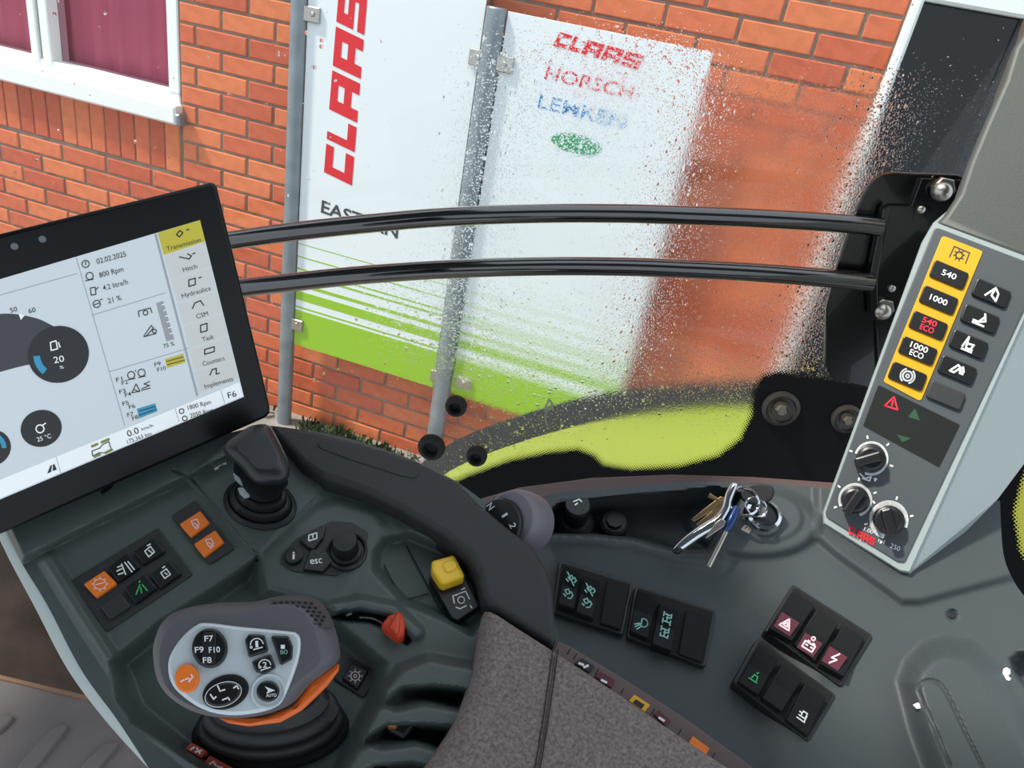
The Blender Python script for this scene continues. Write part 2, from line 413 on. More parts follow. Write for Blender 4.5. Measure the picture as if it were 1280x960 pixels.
# building window, top left
def wseg(x, y): return PW.uv(x, y)
fb = wuv(220, 119)[1]; mull0, mull1 = wuv(37, 40)[0], wuv(64, 60)[0]
WIN = tag(obj('window_1', wbox(-3., wu1, fb - .035, fb + .012, -.09, .0), M['white']), 'white framed window with a pink sheet for the brick reflection behind the glass', kind='structure')
obj('frame_jamb', wbox(wu1-.05, wu1, fb, 2.4, -.09, .0), M['white'], WIN)
mm = (mull0+mull1)/2
for a, b in ((mull0, mm-.012), (mm+.006, mull1)): obj('frame_mullion', wbox(a, b, fb, 2.4, -.085, .004), M['white'], WIN)
obj('mullion_gap', wbox(mm-.012, mm+.006, fb, 2.4, -.085, -.01), M['galv'], WIN)
obj('window_sill', wbox(-3., wu1 + .012, sill0, fb - .033, -.05, .045, .008), M['white'], WIN)
obj('sill_end_cap', wbox(wu1+.012, wu1+.03, sill0, sill0+.045, -.02, .047, .006), M['galv'], WIN)
obj('glass_pane', wbox(mull1, wu1-.05, fb, 2.4, -.055, -.05, 0), M['pane'], WIN)
obj('glass_pane', wbox(-3., mull0, fb, 2.4, -.055, -.05, 0), M['pane'], WIN)
cv = []; n = 220
V = [PW.pt(-3. + i*(wu1+3.)/n, vv, -.13 + .014*sin(i*.9) + .006*sin(i*2.3)) for vv in (fb-.1, 2.5) for i in range(n+1)]
obj('pane_reflection', (V, [(i, i+1, n+2+i, n+1+i) for i in range(n)]), M['pane_reflection'], WIN, smooth=80)  # pink folded sheet standing for red brick mirrored in the panes
obj('dark_interior', wbox(-3., wu1, fb-.1, 2.6, -.24, -.2, 0), M['dark'], WIN)
# door, top right
DR = tag(obj('door_1', wbox(du1-.005, 4.6, vG, dhead, -.08, -.03), M['doorglass']), 'dark glazed door in a white frame beside the brick wall', kind='structure')
obj('door_jamb', wbox(du0-.005, du1, vG, dhead+.09, -.1, .03, .008), M['white'], DR)
obj('door_head', wbox(du1, 4.6, dhead, dhead+.09, -.1, .03, .008), M['white'], DR)
obj('door_stile', wbox(wuv(1262, 60)[0], wuv(1262, 60)[0]+.07, vG, dhead, -.04, -.015, .006), M['dark2'], DR)

# ------------------------------------------------------------------ signs on tubes
def post(u, r, label, top):
    P0 = PW.pt(u, vG, SGh-.004); 
    prof = [(r, 0), (r, .05), (r, top-.004), (r*.9, top)]
    rs = [[P0 + (dW*cos(2*pi*k/20)+nW*sin(2*pi*k/20))*q + Z*zz for k in range(20)] for q, zz in prof]
    t = root('sign_post', P0, label, 'post', 'tubes carrying the dealer signs'); obj('tube', rings(rs), M['galv'], t); return t
vtop2 = PW.uv(621, 9, SGh)[1]
PA = post(p1u, .030, 'grey galvanised sign tube nearest the window', 2.9)
PB = post(p2u, .034, 'grey galvanised sign tube between the two white signs, wet glass before it', vtop2 - vG)
def clamp(par, x, y, sd):
    u, v_ = PW.uv(x, y, SGh); obj('clamp', wbox(u-.03, u+.03, v_-.025, v_+.025, SGh+.0012, SGh+.012, .003), M['zinc'], par)
    obj('clamp_bolt', lathe(PW, x, y, SGh+.012, [(.008, SGh+.01), (.008, SGh+.016), (.005, SGh+.019)], 10), M['zinc'], par)
for x, y in ((391, 18), (371, 405)): clamp(PA, x, y, 1)
for x, y in ((598, 72), (631, 80), (548, 470), (580, 478)): clamp(PB, x, y, 1)
wd = []
for k in range(420):
    cx = random.choice([(-1.02, .16), (-.84, .1), (-.62, .13), (-.3, .1)]); 
    base = PW.pt(cx[0]-PW.uv(640,480)[0]*0 + 0 + random.gauss(0, cx[1]), vG, random.uniform(.03, .12)) 
    base = base + dW*(PW.uv(480, 520)[0]+.62)
    if min(abs((base-PW.o) @ dW - q) for q in (p1u, p2u)) < .075: continue
    a = random.uniform(0, 6.28); t = np.array([cos(a), sin(a), 0]); hh = random.uniform(.02, .05)
    wd.append(([base - t*.004, base + t*.004, base + t*.012 + Z*hh*.7 + nW*random.uniform(-.02, .02), base + Z*hh + nW*random.uniform(-.03, .03)], [(0, 1, 2, 3)]))
tag(obj('weeds', join(wd), M['weed']), 'low weeds growing along the foot of the brick wall', 'weeds', kind='stuff')

sp = root('dealer_sign', PW.pt((s_u0+s_u1)/2, s_v0, SGh), 'white sign sheet with tall red upright lettering and lime green foot', 'sign')
obj('sheet', wbox(s_u0, s_u1, s_v0, 2.6, SGh-.004, SGh, .001), M['sign'], sp)
sp2 = root('dealer_sign', PW.pt((t_u0+t_u1)/2, s_v0, SGh), 'white sign sheet listing brand names in red, blue and green', 'sign')
obj('sheet', wbox(t_u0, t_u1, s_v0, s_v1, SGh-.004, SGh, .001), M['sign'], sp2)
def band(par, name, u0, u1, y0, y1, mt, x=372):
    va, vb = PW.uv(x, y0, SGh)[1], PW.uv(x, y1, SGh)[1]; obj(name, wbox(u0, u1, min(va, vb), max(va, vb), SGh, SGh+.0006, 0), mt, par, smooth=0)
for par, u0, u1 in ((sp, s_u0, s_u1), (sp2, t_u0, t_u1)):
    band(par, 'lime_band', u0+.001, u1-.001, 431, 387, M['lime'])
    for y0, y1 in ((384, 382), (374, 363), (357, 353), (343, 340.5), (336, 334), (320.5, 319), (304, 303)): band(par, 'lime_stripe', u0+.001, u1-.001, y0, y1, M['lime'])
hS = SGh + .001
obj('red_lettering', blocklogo(PW, (440, 232), (459.5, -6), (-35, -17), hS), M['signred'], sp, smooth=0)
obj('ink_lettering', text(PW, 'EASTERN', (401, 265), (497, 298), (1.5, -15), hS, .022), M['ink'], sp, smooth=0)
obj('red_lettering', blocklogo(PW, (691, 57), (797, 87), (9, -17), hS), M['signred'], sp2, smooth=0)
obj('red_lettering', text(PW, 'HORSCH', (680, 98), (789, 124), (5, -16), hS, .006), M['signred'], sp2, smooth=0)
obj('blue_lettering', text(PW, 'LEMKEN', (672, 134), (780, 161), (4, -17), hS, .002), M['blue'], sp2, smooth=0)
obj('green_oval', fillpx(PW, circ(720, 180, 12, rx=32, rot=14), hS), M['green'], sp2, smooth=0)

# lime mudguard of the tractor, outside the glass
PF = Pl(760, 540, 1.75, (-.1, -.75, .66))
ft = [(480, 650), (560, 590), (640, 556), (740, 528), (850, 512), (940, 508), (1040, 512), (1180, 540), (1300, 590)]
fr_ = [(480, 700), (560, 650), (640, 620), (740, 600), (850, 600), (940, 605), (1040, 610), (1180, 640), (1300, 690)]
fe = root('mudguard', PF.at(800, 600), 'lime green tractor mudguard seen through the lower window glass', 'mudguard')
obj('lime_panel', shell(PF, ft, fr_, [ft[0], fr_[0]], [ft[-1], fr_[-1]], 60, 8, lambda X, Y: .0*X + .05*sst(Y-(580-.00025*(X-900)**2*0), -60, 30), .02), M['fender'], fe, smooth=60)
ft2 = [(x, y-34) for x, y in ft]
obj('rubber_edge', shell(PF, ft2, ft, [ft2[0], ft[0]], [ft2[-1], ft[-1]], 60, 4, lambda X, Y: 0*X - .02, .03), M['rubber'], fe, smooth=60)
# second lime panel beyond the right-hand side window
PF2 = Pl(1275, 650, 1.5, (-.2, -.8, .55))
tag(obj('mudguard', slab(PF2, [(1235, 560), (1420, 480), (1420, 800), (1235, 760)], -.03, 0, .01, .03), M['fender']), 'lime green panel seen through the narrow window beside the grey pillar', 'mudguard')

# ------------------------------------------------------------------ cab: side window with wet glass
PG = Pl(700, 300, 1.12, (-.06, -.995, .04), (1, 0, 0))
def wetness(x, y):
    """density of drops, thickest over the middle of the pane"""
    a = sst(x + .12*(y-250), 500, 660)*sst(y - 20 - 50*sst(x, 850, 1000), -15, 90)
    a = np.maximum(a, .22*sst(x, 460, 560)*sst(y, 60, 200))
    a = np.maximum(a, .75*sst(x - .3*(y-340), 400, 540)*sst(y, 300, 360)*(1-sst(y, 450, 500)))
    a *= 1 - .75*sst(y, 445, 520)
    a *= 1 - .3*sst(x, 1120, 1200)
    return np.maximum(a, .02)
def mistiness(x, y):
    a = sst(x + .15*(y-250), 650, 890)*sst(y - 45*sst(x, 850, 1000), 25, 190)
    a = np.maximum(a, .35*sst(x, 500, 640)*sst(y, 200, 340))
    a *= 1 - .85*sst(y, 510, 560)
    a *= 1 - .5*sst(x, 1120, 1220)
    return a
def wet_glass():
    mt = bpy.data.materials.new('wet_window_glass'); mt.use_nodes = True; N, L = mt.node_tree.nodes, mt.node_tree.links
    N.remove(N['Principled BSDF']); out = N['Material Output']
    rf, gl, mx, fr = N.new('ShaderNodeBsdfRefraction'), N.new('ShaderNodeBsdfGlossy'), N.new('ShaderNodeMixShader'), N.new('ShaderNodeFresnel')
    rf.inputs['IOR'].default_value = 1.2; rf.inputs['Roughness'].default_value = 0; rf.inputs[0].default_value = (.98, .99, .985, 1)
    gl.inputs['Roughness'].default_value = .03; fr.inputs[0].default_value = 1.25
    def math(op, a, b=None, c=None):
        n = N.new('ShaderNodeMath'); n.operation = op
        for i, v in enumerate((a, b, c)):
            if v is None: continue
            if isinstance(v, (int, float)): n.inputs[i].default_value = v
            else: L.new(v, n.inputs[i])
        return n.outputs[0]
    at, am = N.new('ShaderNodeAttribute'), N.new('ShaderNodeAttribute'); at.attribute_name = 'wet'; am.attribute_name = 'mist'
    wet, mist = at.outputs['Fac'], am.outputs['Fac']
    tc = N.new('ShaderNodeTexCoord'); hs = None
    n1 = N.new('ShaderNodeTexNoise'); n1.inputs['Scale'].default_value = 420; n1.inputs['Detail'].default_value = 2
    n2 = N.new('ShaderNodeTexNoise'); n2.inputs['Scale'].default_value = 45; n2.inputs['Detail'].default_value = 5
    for q in (n1, n2): L.new(tc.outputs['Object'], q.inputs['Vector'])
    patch = math('MULTIPLY_ADD', n2.outputs[0], 1.2, .4)
    for sc_, amp, k_, off in ((520, .22, .80, -.02), (300, .42, .75, -.01), (130, .9, .22, .006)):
        vo = N.new('ShaderNodeTexVoronoi'); vo.inputs['Scale'].default_value = sc_; L.new(tc.outputs['Object'], vo.inputs['Vector'])
        dr = N.new('ShaderNodeMapRange'); dr.interpolation_type = 'SMOOTHSTEP'; dr.inputs[1].default_value = .42; dr.inputs[2].default_value = .05; L.new(vo.outputs['Distance'], dr.inputs[0])
        cl = N.new('ShaderNodeSeparateColor'); L.new(vo.outputs['Color'], cl.inputs[0])
        lt = math('LESS_THAN', cl.outputs[0], math('MULTIPLY', math('MULTIPLY_ADD', wet, k_, off), patch))
        d = math('MULTIPLY', math('MULTIPLY', dr.outputs[0], lt), amp)
        hs = d if hs is None else math('ADD', hs, d)
    hs = math('MULTIPLY_ADD', math('MULTIPLY', n1.outputs[0], mist), .28, hs)
    bp = N.new('ShaderNodeBump'); bp.inputs['Strength'].default_value = 1; bp.inputs['Distance'].default_value = .0013
    L.new(hs, bp.inputs['Height']); L.new(bp.outputs[0], rf.inputs['Normal'])
    L.new(math('MULTIPLY', mist, .26), rf.inputs['Roughness'])
    L.new(fr.outputs[0], mx.inputs[0]); L.new(rf.outputs[0], mx.inputs[1]); L.new(gl.outputs[0], mx.inputs[2]); L.new(mx.outputs[0], out.inputs[0]); return mt
WG = wet_glass()
gx, gy = np.linspace(-160, 1222, 121), np.linspace(-200, 640, 61)
gv, gw, gm = [], [], []
for y in gy:
    for x in -160 + (gx + 160)*(1 + max(0, 250-y)*.00024):
        gv.append(PG.at(x, y, .0)); gw.append(float(wetness(np.array(x), np.array(y)))); gm.append(float(mistiness(np.array(x), np.array(y))))
nx, ny = len(gx), len(gy)
gf = [(j*nx+i, (j+1)*nx+i, (j+1)*nx+i+1, j*nx+i+1) for j in range(ny-1) for i in range(nx-1)]
k = len(gv); bd = list(range(nx)) + [j*nx+nx-1 for j in range(1, ny)] + [(ny-1)*nx+i for i in range(nx-2, -1, -1)] + [j*nx for j in range(ny-2, 0, -1)]
gv2 = gv + [p - PG.n*.005 for p in gv]
gf2 = gf + [tuple(k+i for i in f[::-1]) for f in gf] + [(bd[i], bd[(i+1) % len(bd)], k+bd[(i+1) % len(bd)], k+bd[i]) for i in range(len(bd))]
CW = tag(obj('window_2', (gv2, gf2), WG, smooth=30), 'cab side window glass covered with rain drops and mist', kind='structure')
# water sits on the outer sheet only
wa = CW.data.attributes.new('wet', 'FLOAT', 'POINT')
wa.data.foreach_set('value', [-1.0]*k + gw)
CW.data.attributes.new('mist', 'FLOAT', 'POINT').data.foreach_set('value', [0.0]*k + gm)

# unseen cab roof, cut back and extended sideways to shape sun and shade
def roofbox(x0, x1, y0, y1): return rings([[np.array([x, y, CAM[2]+hh]) for x, y in ((x0, y0), (x1, y0), (x1, y1), (x0, y1))] for hh in (.50, .60)])
CE = tag(obj('ceiling', roofbox(-1.7, 1.0, -1.0, .30), M['panel']), 'unseen grey cab roof lining, outline shaped to shade the armrest', kind='structure')
obj('roof_shade_strip', roofbox(-1.7, -.52, .30, 1.0), M['panel'], CE)  # strip added out of view to keep sun off the armrest
# black ceramic border with dotted edge, printed on the inner face
def frit_mat():
    mt = bpy.data.materials.new('frit_dots'); mt.use_nodes = True; N, L = mt.node_tree.nodes, mt.node_tree.links
    b = N['Principled BSDF']; b.inputs['Base Color'].default_value = (.006, .006, .007, 1); b.inputs['Roughness'].default_value = .6; b.inputs['Specular IOR Level'].default_value = .1
    at = N.new('ShaderNodeAttribute'); at.attribute_name = 'cover'
    uv = N.new('ShaderNodeTexCoord'); mp = N.new('ShaderNodeMapping'); mp.inputs['Rotation'].default_value = (0, 0, .785); mp.inputs['Scale'].default_value = (300, 300, 300)
    L.new(uv.outputs['UV'], mp.inputs[0])
    vo = N.new('ShaderNodeTexVoronoi'); vo.voronoi_dimensions = '2D'; vo.inputs['Scale'].default_value = 1; vo.inputs['Randomness'].default_value = 0; L.new(mp.outputs[0], vo.inputs['Vector'])
    mu = N.new('ShaderNodeMath'); mu.operation = 'MULTIPLY'; mu.inputs[1].default_value = .74; L.new(at.outputs['Fac'], mu.inputs[0])
    lt = N.new('ShaderNodeMath'); lt.operation = 'LESS_THAN'; L.new(vo.outputs['Distance'], lt.inputs[0]); L.new(mu.outputs[0], lt.inputs[1])
    L.new(lt.outputs[0], b.inputs['Alpha']); return mt
FM = frit_mat()
def frit(poly, name, par, P, edge, h=.0015, step=4.):
    """a printed border: solid inside, dots shrinking over `edge` pixels outwards"""
    xs = [p[0] for p in poly]; ys = [p[1] for p in poly]
    X, Y = np.meshgrid(np.arange(min(xs)-edge, max(xs)+edge+step, step), np.arange(min(ys)-edge, max(ys)+edge+step, step))
    D = sdist(poly, X, Y); C_ = np.clip(1 + D/edge, 0, 1)*.95 + (D > 0)*.6
    V, UV, A, idx, Fc = [], [], [], {}, []
    ny_, nx_ = X.shape
    for j in range(ny_-1):
        for i in range(nx_-1):
            if max(D[j, i], D[j+1, i], D[j, i+1], D[j+1, i+1]) < -edge: continue
            q = []
            for jj, ii in ((j, i), (j+1, i), (j+1, i+1), (j, i+1)):
                if (jj, ii) not in idx:
                    idx[(jj, ii)] = len(V); V.append(P.at(X[jj, ii], Y[jj, ii], h)); UV.append(P.uv(X[jj, ii], Y[jj, ii], h)); A.append(float(C_[jj, ii]))
                q.append(idx[(jj, ii)])
            Fc.append(tuple(q))
    o = obj(name, (V, Fc), FM, par, smooth=0)
    o.data.attributes.new('cover', 'FLOAT', 'POINT').data.foreach_set('value', A)
    ul = o.data.uv_layers.new(name='UVMap')
    for l in o.data.loops: ul.data[l.index].uv = UV[l.vertex_index]
    return o
frit([(520, 640), (566, 610), (590, 598), (640, 580), (690, 570), (722, 567), (740, 574), (752, 586), (790, 592), (850, 588), (900, 575), (930, 552), (945, 520), (947, 490), (958, 474), (975, 470), (1030, 478), (1085, 487), (1160, 500), (1160, 640), (800, 660)], 'black_border', CW, PG, 14)
obj('border_backing', slab(PG, [(580, 640), (600, 606), (700, 580), (745, 588), (800, 602), (880, 596), (940, 562), (962, 485), (985, 478), (1160, 506), (1160, 640)], .0005, .0012, 0, .02), M['frit'], CW)
def grommet(x, y, r, nm='grommet'):
    k_ = PG.m_per_px(x, y) * r
    obj(nm, lathe(PG, x, y, .02, [(k_*.75, 0), (k_, .002), (k_, .010), (k_*.86, .016), (k_*.62, .018), (k_*.5, .012), (k_*.45, .004), (.0004, .004)], 28), M['rubber'], CW)
for x, y, r in ((568, 512, 13.5), (537, 564, 17), (594, 575, 13)): grommet(x, y, r)
for x, y, r in ((977, 513, 23), (1060, 526, 19)):
    k_ = PG.m_per_px(x, y) * r
    o = obj('bolt_washer', lathe(PG, x, y, .01, [(k_, .001), (k_, .006), (k_*.8, .009), (k_*.72, .006), (k_*.5, .006), (k_*.48, .010), (.0004, .010)], 28), mat('washer_dark', '#3a3632', .45, .3), CW)
    obj('bolt_head', lathe(PG, x, y, .02, [(k_*.36, .008), (k_*.36, .02), (k_*.26, .024), (.0004, .024)], 6), mat('dull_steel', '#6d675c', .4, .8), CW, smooth=20)

obj('pale_drip', stroke(PG, [smooth_px([(686, 499), (690, 506), (683, 515), (682, 524), (684, 531)], 12, False), [(686, 501), (682, 508), (684, 516)]], 2.6, .0022), mat('pale_stain', '#8f9784', .8), CW, smooth=0)

# ------------------------------------------------------------------ guard rails and bracket in front of the glass
PR = Pl(700, 300, .98, (-.06, -.995, .04), (1, 0, 0))
RL = root('guard_rail', PR.at(1090, 480), 'pair of curved black guard tubes bolted to a black bracket across the window', 'rail')
for pts in ([(110, 333), (200, 315.5), (290, 300.5), (360, 290.5), (450, 280.5), (560, 271), (680, 267), (780, 267), (850, 269), (950, 273), (1050, 279), (1101, 284)],
            [(110, 391), (200, 376), (305, 360), (360, 353.5), (450, 344), (560, 336.5), (680, 333), (780, 333.5), (850, 336), (950, 341), (1050, 349), (1090, 353)]):
    pp = smooth_px(pts, 60, False)
    obj('tube', tube([PR.at(x, y, .018 + .05*(1-((x-660)/430)**2)*.3) for x, y in pp], [11.3*PR.m_per_px(x, y) for x, y in pp], 16), M['tube'], RL, smooth=60)
obj('bracket_plate', slab(PR, [(1118, 216), (1196, 219), (1215, 225), (1150, 500), (1040, 474), (1031, 455), (1033, 385), (1046, 335), (1068, 268), (1079, 245), (1085, 234), (1093, 225), (1104, 218)], -.012, -.004, .0015, .006), M['blackpaint'], RL)
obj('front_plate', slab(PR, [(1152, 223), (1215, 226), (1150, 480), (1098, 470), (1094, 345), (1104, 300), (1112, 257), (1139, 258)], -.004, .004, .001, .002), M['blackpaint'], RL)
obj('flange', slab(PR, [(1104, 262), (1113, 257), (1104, 300), (1097, 350), (1098, 400), (1089, 400), (1086, 350)], .004, .018, .001, .001), M['blackpaint'], RL)
def acorn(x, y, rpx):
    r = rpx*PR.m_per_px(x, y)
    o = obj('acorn_nut', lathe(PR, x, y-5, .01, [(r*1.02, .004), (r*1.02, .010), (r*.93, .012)], 6), M['zinc'], RL, smooth=20)
    obj('dome', lathe(PR, x, y, .02, [(r*.86, .010)] + [(r*.86*cos(t), .014+r*.8*sin(t)) for t in np.linspace(0, 1.5, 7)], 20), M['zinc'], o, smooth=60)
acorn(1180, 241, 14); acorn(1105, 391, 13)
for x, y in ((1153, 263), (1116, 362)):
    obj('stud', lathe(PR, x, y, .01, [(.0045, .004), (.0045, .007), (.003, .0085), (.0004, .009)], 14), M['zinc'], RL)
    obj('stud_boss', lathe(PR, x+1, y+5, .004, [(.011, .003), (.011, .0052), (.0085, .0054), (.0004, .0054)], 20), M['blackpaint'], RL)

# ------------------------------------------------------------------ grey pillar with the switch pod
nP = -(ray(1120, 500)/np.linalg.norm(ray(1120, 500))) + np.array([-.05, -.1, .28])
PP = Pl(1080, 680, .72, nP)
PD = root('control_pod', PP.at(1090, 700), 'grey pillar switch pod with yellow button block, small display and three knobs', 'control panel')
front = [(1166, 279), (1300, 329), (1310, 335), (1136, 716), (1124, 714), (1029, 655), (1028, 641), (1112, 412), (1152, 303)]
# housing: front outline, then the flank that turns back to the glass
back = [(1186, 262), (1330, 300), (1400, 420), (1247, 624), (1149, 724), (1036, 668), (1032, 650), (1120, 410), (1160, 303)]
q0 = [PP.at(x, y, .0) for x, y in front]; q1 = [PP.at(x, y, -.05) for x, y in back]; q2 = [p - PP.n*.10 for p in q1]
qi = [PP.at(x + (1165-x)*.012, y + (500-y)*.008, .003) for x, y in front]
obj('housing', rings([q2, q1, q0, qi]), M['pod'], PD, smooth=20, recalc=True)
pil = [(1180, 268), (1197, 242), (1211, 200), (1232, 150), (1254, 100), (1266, 60), (1281, 36), (1300, -30), (1365, -220), (1520, -220), (1420, 420), (1300, 331), (1168, 280)]
obj('pillar_cover', slab(PP, pil, -.09, -.003, .006, .006, 4), M['pillar'], PD)  # darker grey than the sky-lit housing, the difference in light painted in
pan = [(1169, 283), (1300, 333), (1304, 338), (1131, 704), (1121, 702), (1033, 647), (1032, 640), (1116, 412)]
obj('face_plate', slab(PP, pan, .0, .005, .0012, .004), M['panel'], PD)
hp = .005
obj('yellow_block', slab(PP, [(1178, 294), (1229, 314), (1151, 502), (1104, 477)], hp, hp+.0012, .0004, .003), M['yellow'], PD)
bdir, bup = np.array([43., 18.]), np.array([8., -21.]); bn = bup/np.linalg.norm(bup)
def lerp(a, b, t): return (np.array(a, float)*(1-t) + np.array(b, float)*t)
def podbutton(c, mt, wd_=1.): 
    c = np.array(c); a, b = bdir/2*wd_, bup/2
    return obj('button', slab(PP, [c-a-b, c+a-b, c+a+b, c-a+b], hp, hp+.004, .0012, .003), mt, PD)
for i, (s1, mt) in enumerate((('540', 'print'), ('1000', 'print'), ('540|ECO', 'printr'), ('1000|ECO', 'print'), ('', 'print'))):
    c = lerp((1186.5, 343), (1134.5, 470), i/4); b = podbutton(c, M['keys'])
    ht = hp + .0043
    if s1:
        L_ = s1.split('|'); n_ = len(L_)
        for j, t in enumerate(L_):
            cc = c + bn*((n_-1)*4.6 - j*9.2)
            obj('lettering', txt(PP, t, cc[0], cc[1], 43, 17, {'540': 19, '1000': 23, 'ECO': 18}[t], 7.2, ht, .012), M[mt], b, smooth=0)
    else:
        obj('symbol', stroke(PP, [circ(c[0], c[1], 6), circ(c[0], c[1], 9, -40, 80), circ(c[0], c[1], 9, 140, 260), circ(c[0], c[1], 2)], 2., ht), M['print'], b, smooth=0)
c = np.array((1203., 317.)); obj('shaft_symbol', stroke(PP, [[(1187, 321), (1193, 308), (1212, 316), (1207, 329)], circ(1199, 319, 4.2)] + [[(1199+5*cos(a), 319+5*sin(a)), (1199+7*cos(a), 319+7*sin(a))] for a in np.arange(0, 6.2, .785)], 1.6, hp+.0015), M['ink'], PD, smooth=0)
ICO = ([[(-7, 6), (3, -8), (9, -2), (9, 8)], [(3, -8), (1, 3), (9, 8)]], [[(-8, 5), (0, 5), (8, 1), (4, -8)], [(-8, 8), (8, 8)], [(0, 4), (6, -5)]], [[(-7, 6), (-3, -9), (-2, 6), (7, 6)], [(-2, 0), (7, -1), (4, 6)], [(-7, 9), (7, 9)]], [[(-9, 5), (-1, -6), (3, -4), (-3, 5), (-9, 5)], [(6, -6), (3, 0), (9, 0), (6, -6)], [(4, 3), (9, 3)]], None)
for i, ic in enumerate(ICO):
    c = lerp((1239.5, 366), (1182.5, 494), i/4); b = podbutton(c, M['keys'] if ic else M['dark2'], 1.0)
    if ic:
        d = bdir/np.linalg.norm(bdir)
        obj('symbol', stroke(PP, [[c + d*x*.95 - bn*y*.95 for x, y in l] for l in ic], 2.4, hp+.0043), M['print'], b, smooth=0)
obj('display', slab(PP, [(1098, 481), (1200, 531), (1174, 584), (1079, 532)], hp, hp+.0008, .0002, .001), M['podscreen'], PD)
o = obj('warning_triangle', stroke(PP, [[(1106, 507), (1122, 512), (1117.5, 496), (1106, 507), (1109, 508)], [(1116, 501), (1115, 507)]], 1.9, hp+.001), M['printr'], PD, smooth=0)
obj('arrow_mark', join([fillpx(PP, [(1135, 521), (1144, 510), (1150, 526)], hp+.001), fillpx(PP, [(1121, 543), (1139, 548), (1128, 553)], hp+.001)]), M['darkgreen'], PD, smooth=0)
def podknob(x, y, r, ang, pr):
    t = disc(PP, x, y, r*.80, hp, hp+.017, .003); o = obj('knob', t, M['keys'], PD)
    obj('knob_skirt', disc(PP, x, y, r*.86, hp, hp+.003, .001), M['keys'], o)
    d = np.array([cos(ang), sin(ang)]); n_ = np.array([-d[1], d[0]])
    cc = np.array([x, y], float)
    obj('grip', slab(PP, [cc - d*r*.7 - n_*r*.34, cc + d*r*1.02 - n_*r*.30, cc + d*r*1.02 + n_*r*.30, cc - d*r*.7 + n_*r*.34], hp+.004, hp+.022, .002, .002), M['keys'], o)
    A0 = degrees(ang)+35
    obj('dial_ring', stroke(PP, [circ(x, y, r*1.0, A0, A0+270, 40)], pr, hp+.0006), M['print'], PD, smooth=0)
    ticks = [[(x + r*1.28*cos(radians(A0+a)), y + r*1.28*sin(radians(A0+a))), (x + r*1.42*cos(radians(A0+a)), y + r*1.42*sin(radians(A0+a)))] for a in range(0, 300, 60)]
    obj('dial_marks', stroke(PP, ticks, 2.2, hp+.0006), M['print'], PD, smooth=0)
podknob(1089, 573, 20, radians(165), 3.0); podknob(1069, 625, 19.5, radians(125), 3.4); podknob(1111, 650, 21.5, radians(75), 6.0)
obj('red_lettering', blocklogo(PP, (1060, 666), (1092, 682.5), (2.5, -9), hp+.0006), M['signred'], PD, smooth=0)
obj('dial_lettering', join([txt(PP, '1.00', 1086, 663, 43, 17, 12, 5, hp+.0006), txt(PP, 'ml', 1102, 676, 43, 17, 8, 5, hp+.0006), txt(PP, '250', 1119, 684, 43, 17, 13, 6, hp+.0006)]), M['print'], PD, smooth=0)
obj('symbol', stroke(PP, [[(1075, 592), (1081, 598), (1089, 596), (1087, 601), (1078, 598)], [(1093, 598), (1096, 599)]], 1.8, hp+.0006), M['print'], PD, smooth=0)
flank = Pl(1213, 643, .69, np.cross(q1[4]-q0[3], q0[2]-q0[3]))
if flank.n @ ray(1213, 643) > 0: flank.n *= -1
flank = Pl(1213, 643, (q1[3]-CAM)@Fw*.985, flank.n)
obj('screw_hole', disc(PP, 1213, 643, 6, -.062, -.0565, .001), M['hole'], PD)

# narrow window beside the pillar
PN = Pl(1280, 650, .9, (-.35, -.9, .25))
WN = tag(obj('window_3', slab(PN, [(1236, 500), (1420, 350), (1420, 900), (1330, 840), (1268, 740), (1247, 690), (1240, 622)], -.004, 0), M['pane'], smooth=0), 'narrow window beside the grey pillar with a black dotted border', kind='structure')
frit([(1230, 480), (1420, 300), (1420, 420), (1292, 552), (1272, 600), (1262, 640), (1270, 690), (1300, 740), (1420, 800), (1420, 900), (1330, 860), (1262, 770), (1242, 690), (1236, 600)], 'black_border', WN, PN, 12, .001)

# ------------------------------------------------------------------ armrest console
el = radians(65)
PC = Pl(160, 730, .60, (0, -cos(el), sin(el)))
well = [(322, 700), (262, 742), (205, 776), (140, 828), (150, 872), (166, 900), (235, 946), (300, 985), (420, 985), (440, 940), (470, 880), (480, 830), (430, 790), (408, 765), (330, 742)]
basin = [(468, 712), (470, 690), (482, 674), (512, 668), (560, 688), (590, 706), (603, 750), (606, 770), (590, 792), (560, 775), (505, 752)]
ledge_hi = [(0, 640), (28, 700), (232, 598), (340, 545), (340, 500), (0, 500)]
slotp = [(410, 772), (425, 764), (450, 762), (480, 768), (500, 778), (514, 800), (508, 806), (490, 790), (462, 778), (430, 776)]
hoods = [[(478, 862), (500, 836), (535, 822), (590, 832), (640, 850), (620, 872), (560, 862), (505, 862), (480, 878)],
         [(452, 916), (470, 884), (500, 868), (540, 874), (600, 892), (590, 912), (530, 908), (485, 908), (455, 926)],
         [(424, 968), (446, 936), (478, 920), (520, 922), (600, 950), (590, 975), (515, 956), (470, 958), (430, 990)]]
pits = [[(478, 880), (500, 864), (540, 858), (600, 868), (590, 888), (530, 878), (495, 886)], [(458, 928), (480, 912), (520, 908), (570, 916), (570, 942), (520, 928), (478, 934)],
        [(440, 985), (460, 962), (500, 958), (560, 968), (560, 995), (440, 995)]]
plinth = [(322, 722), (328, 694), (345, 678), (392, 636), (420, 626), (470, 640), (480, 660), (465, 690), (440, 730), (420, 760), (335, 738)]
gear_pl = [(232, 596), (280, 556), (340, 528), (405, 600), (398, 618), (328, 688), (322, 694)]
groove = [[(217, 588), (238, 596), (252, 612), (322, 692), (322, 700)]]
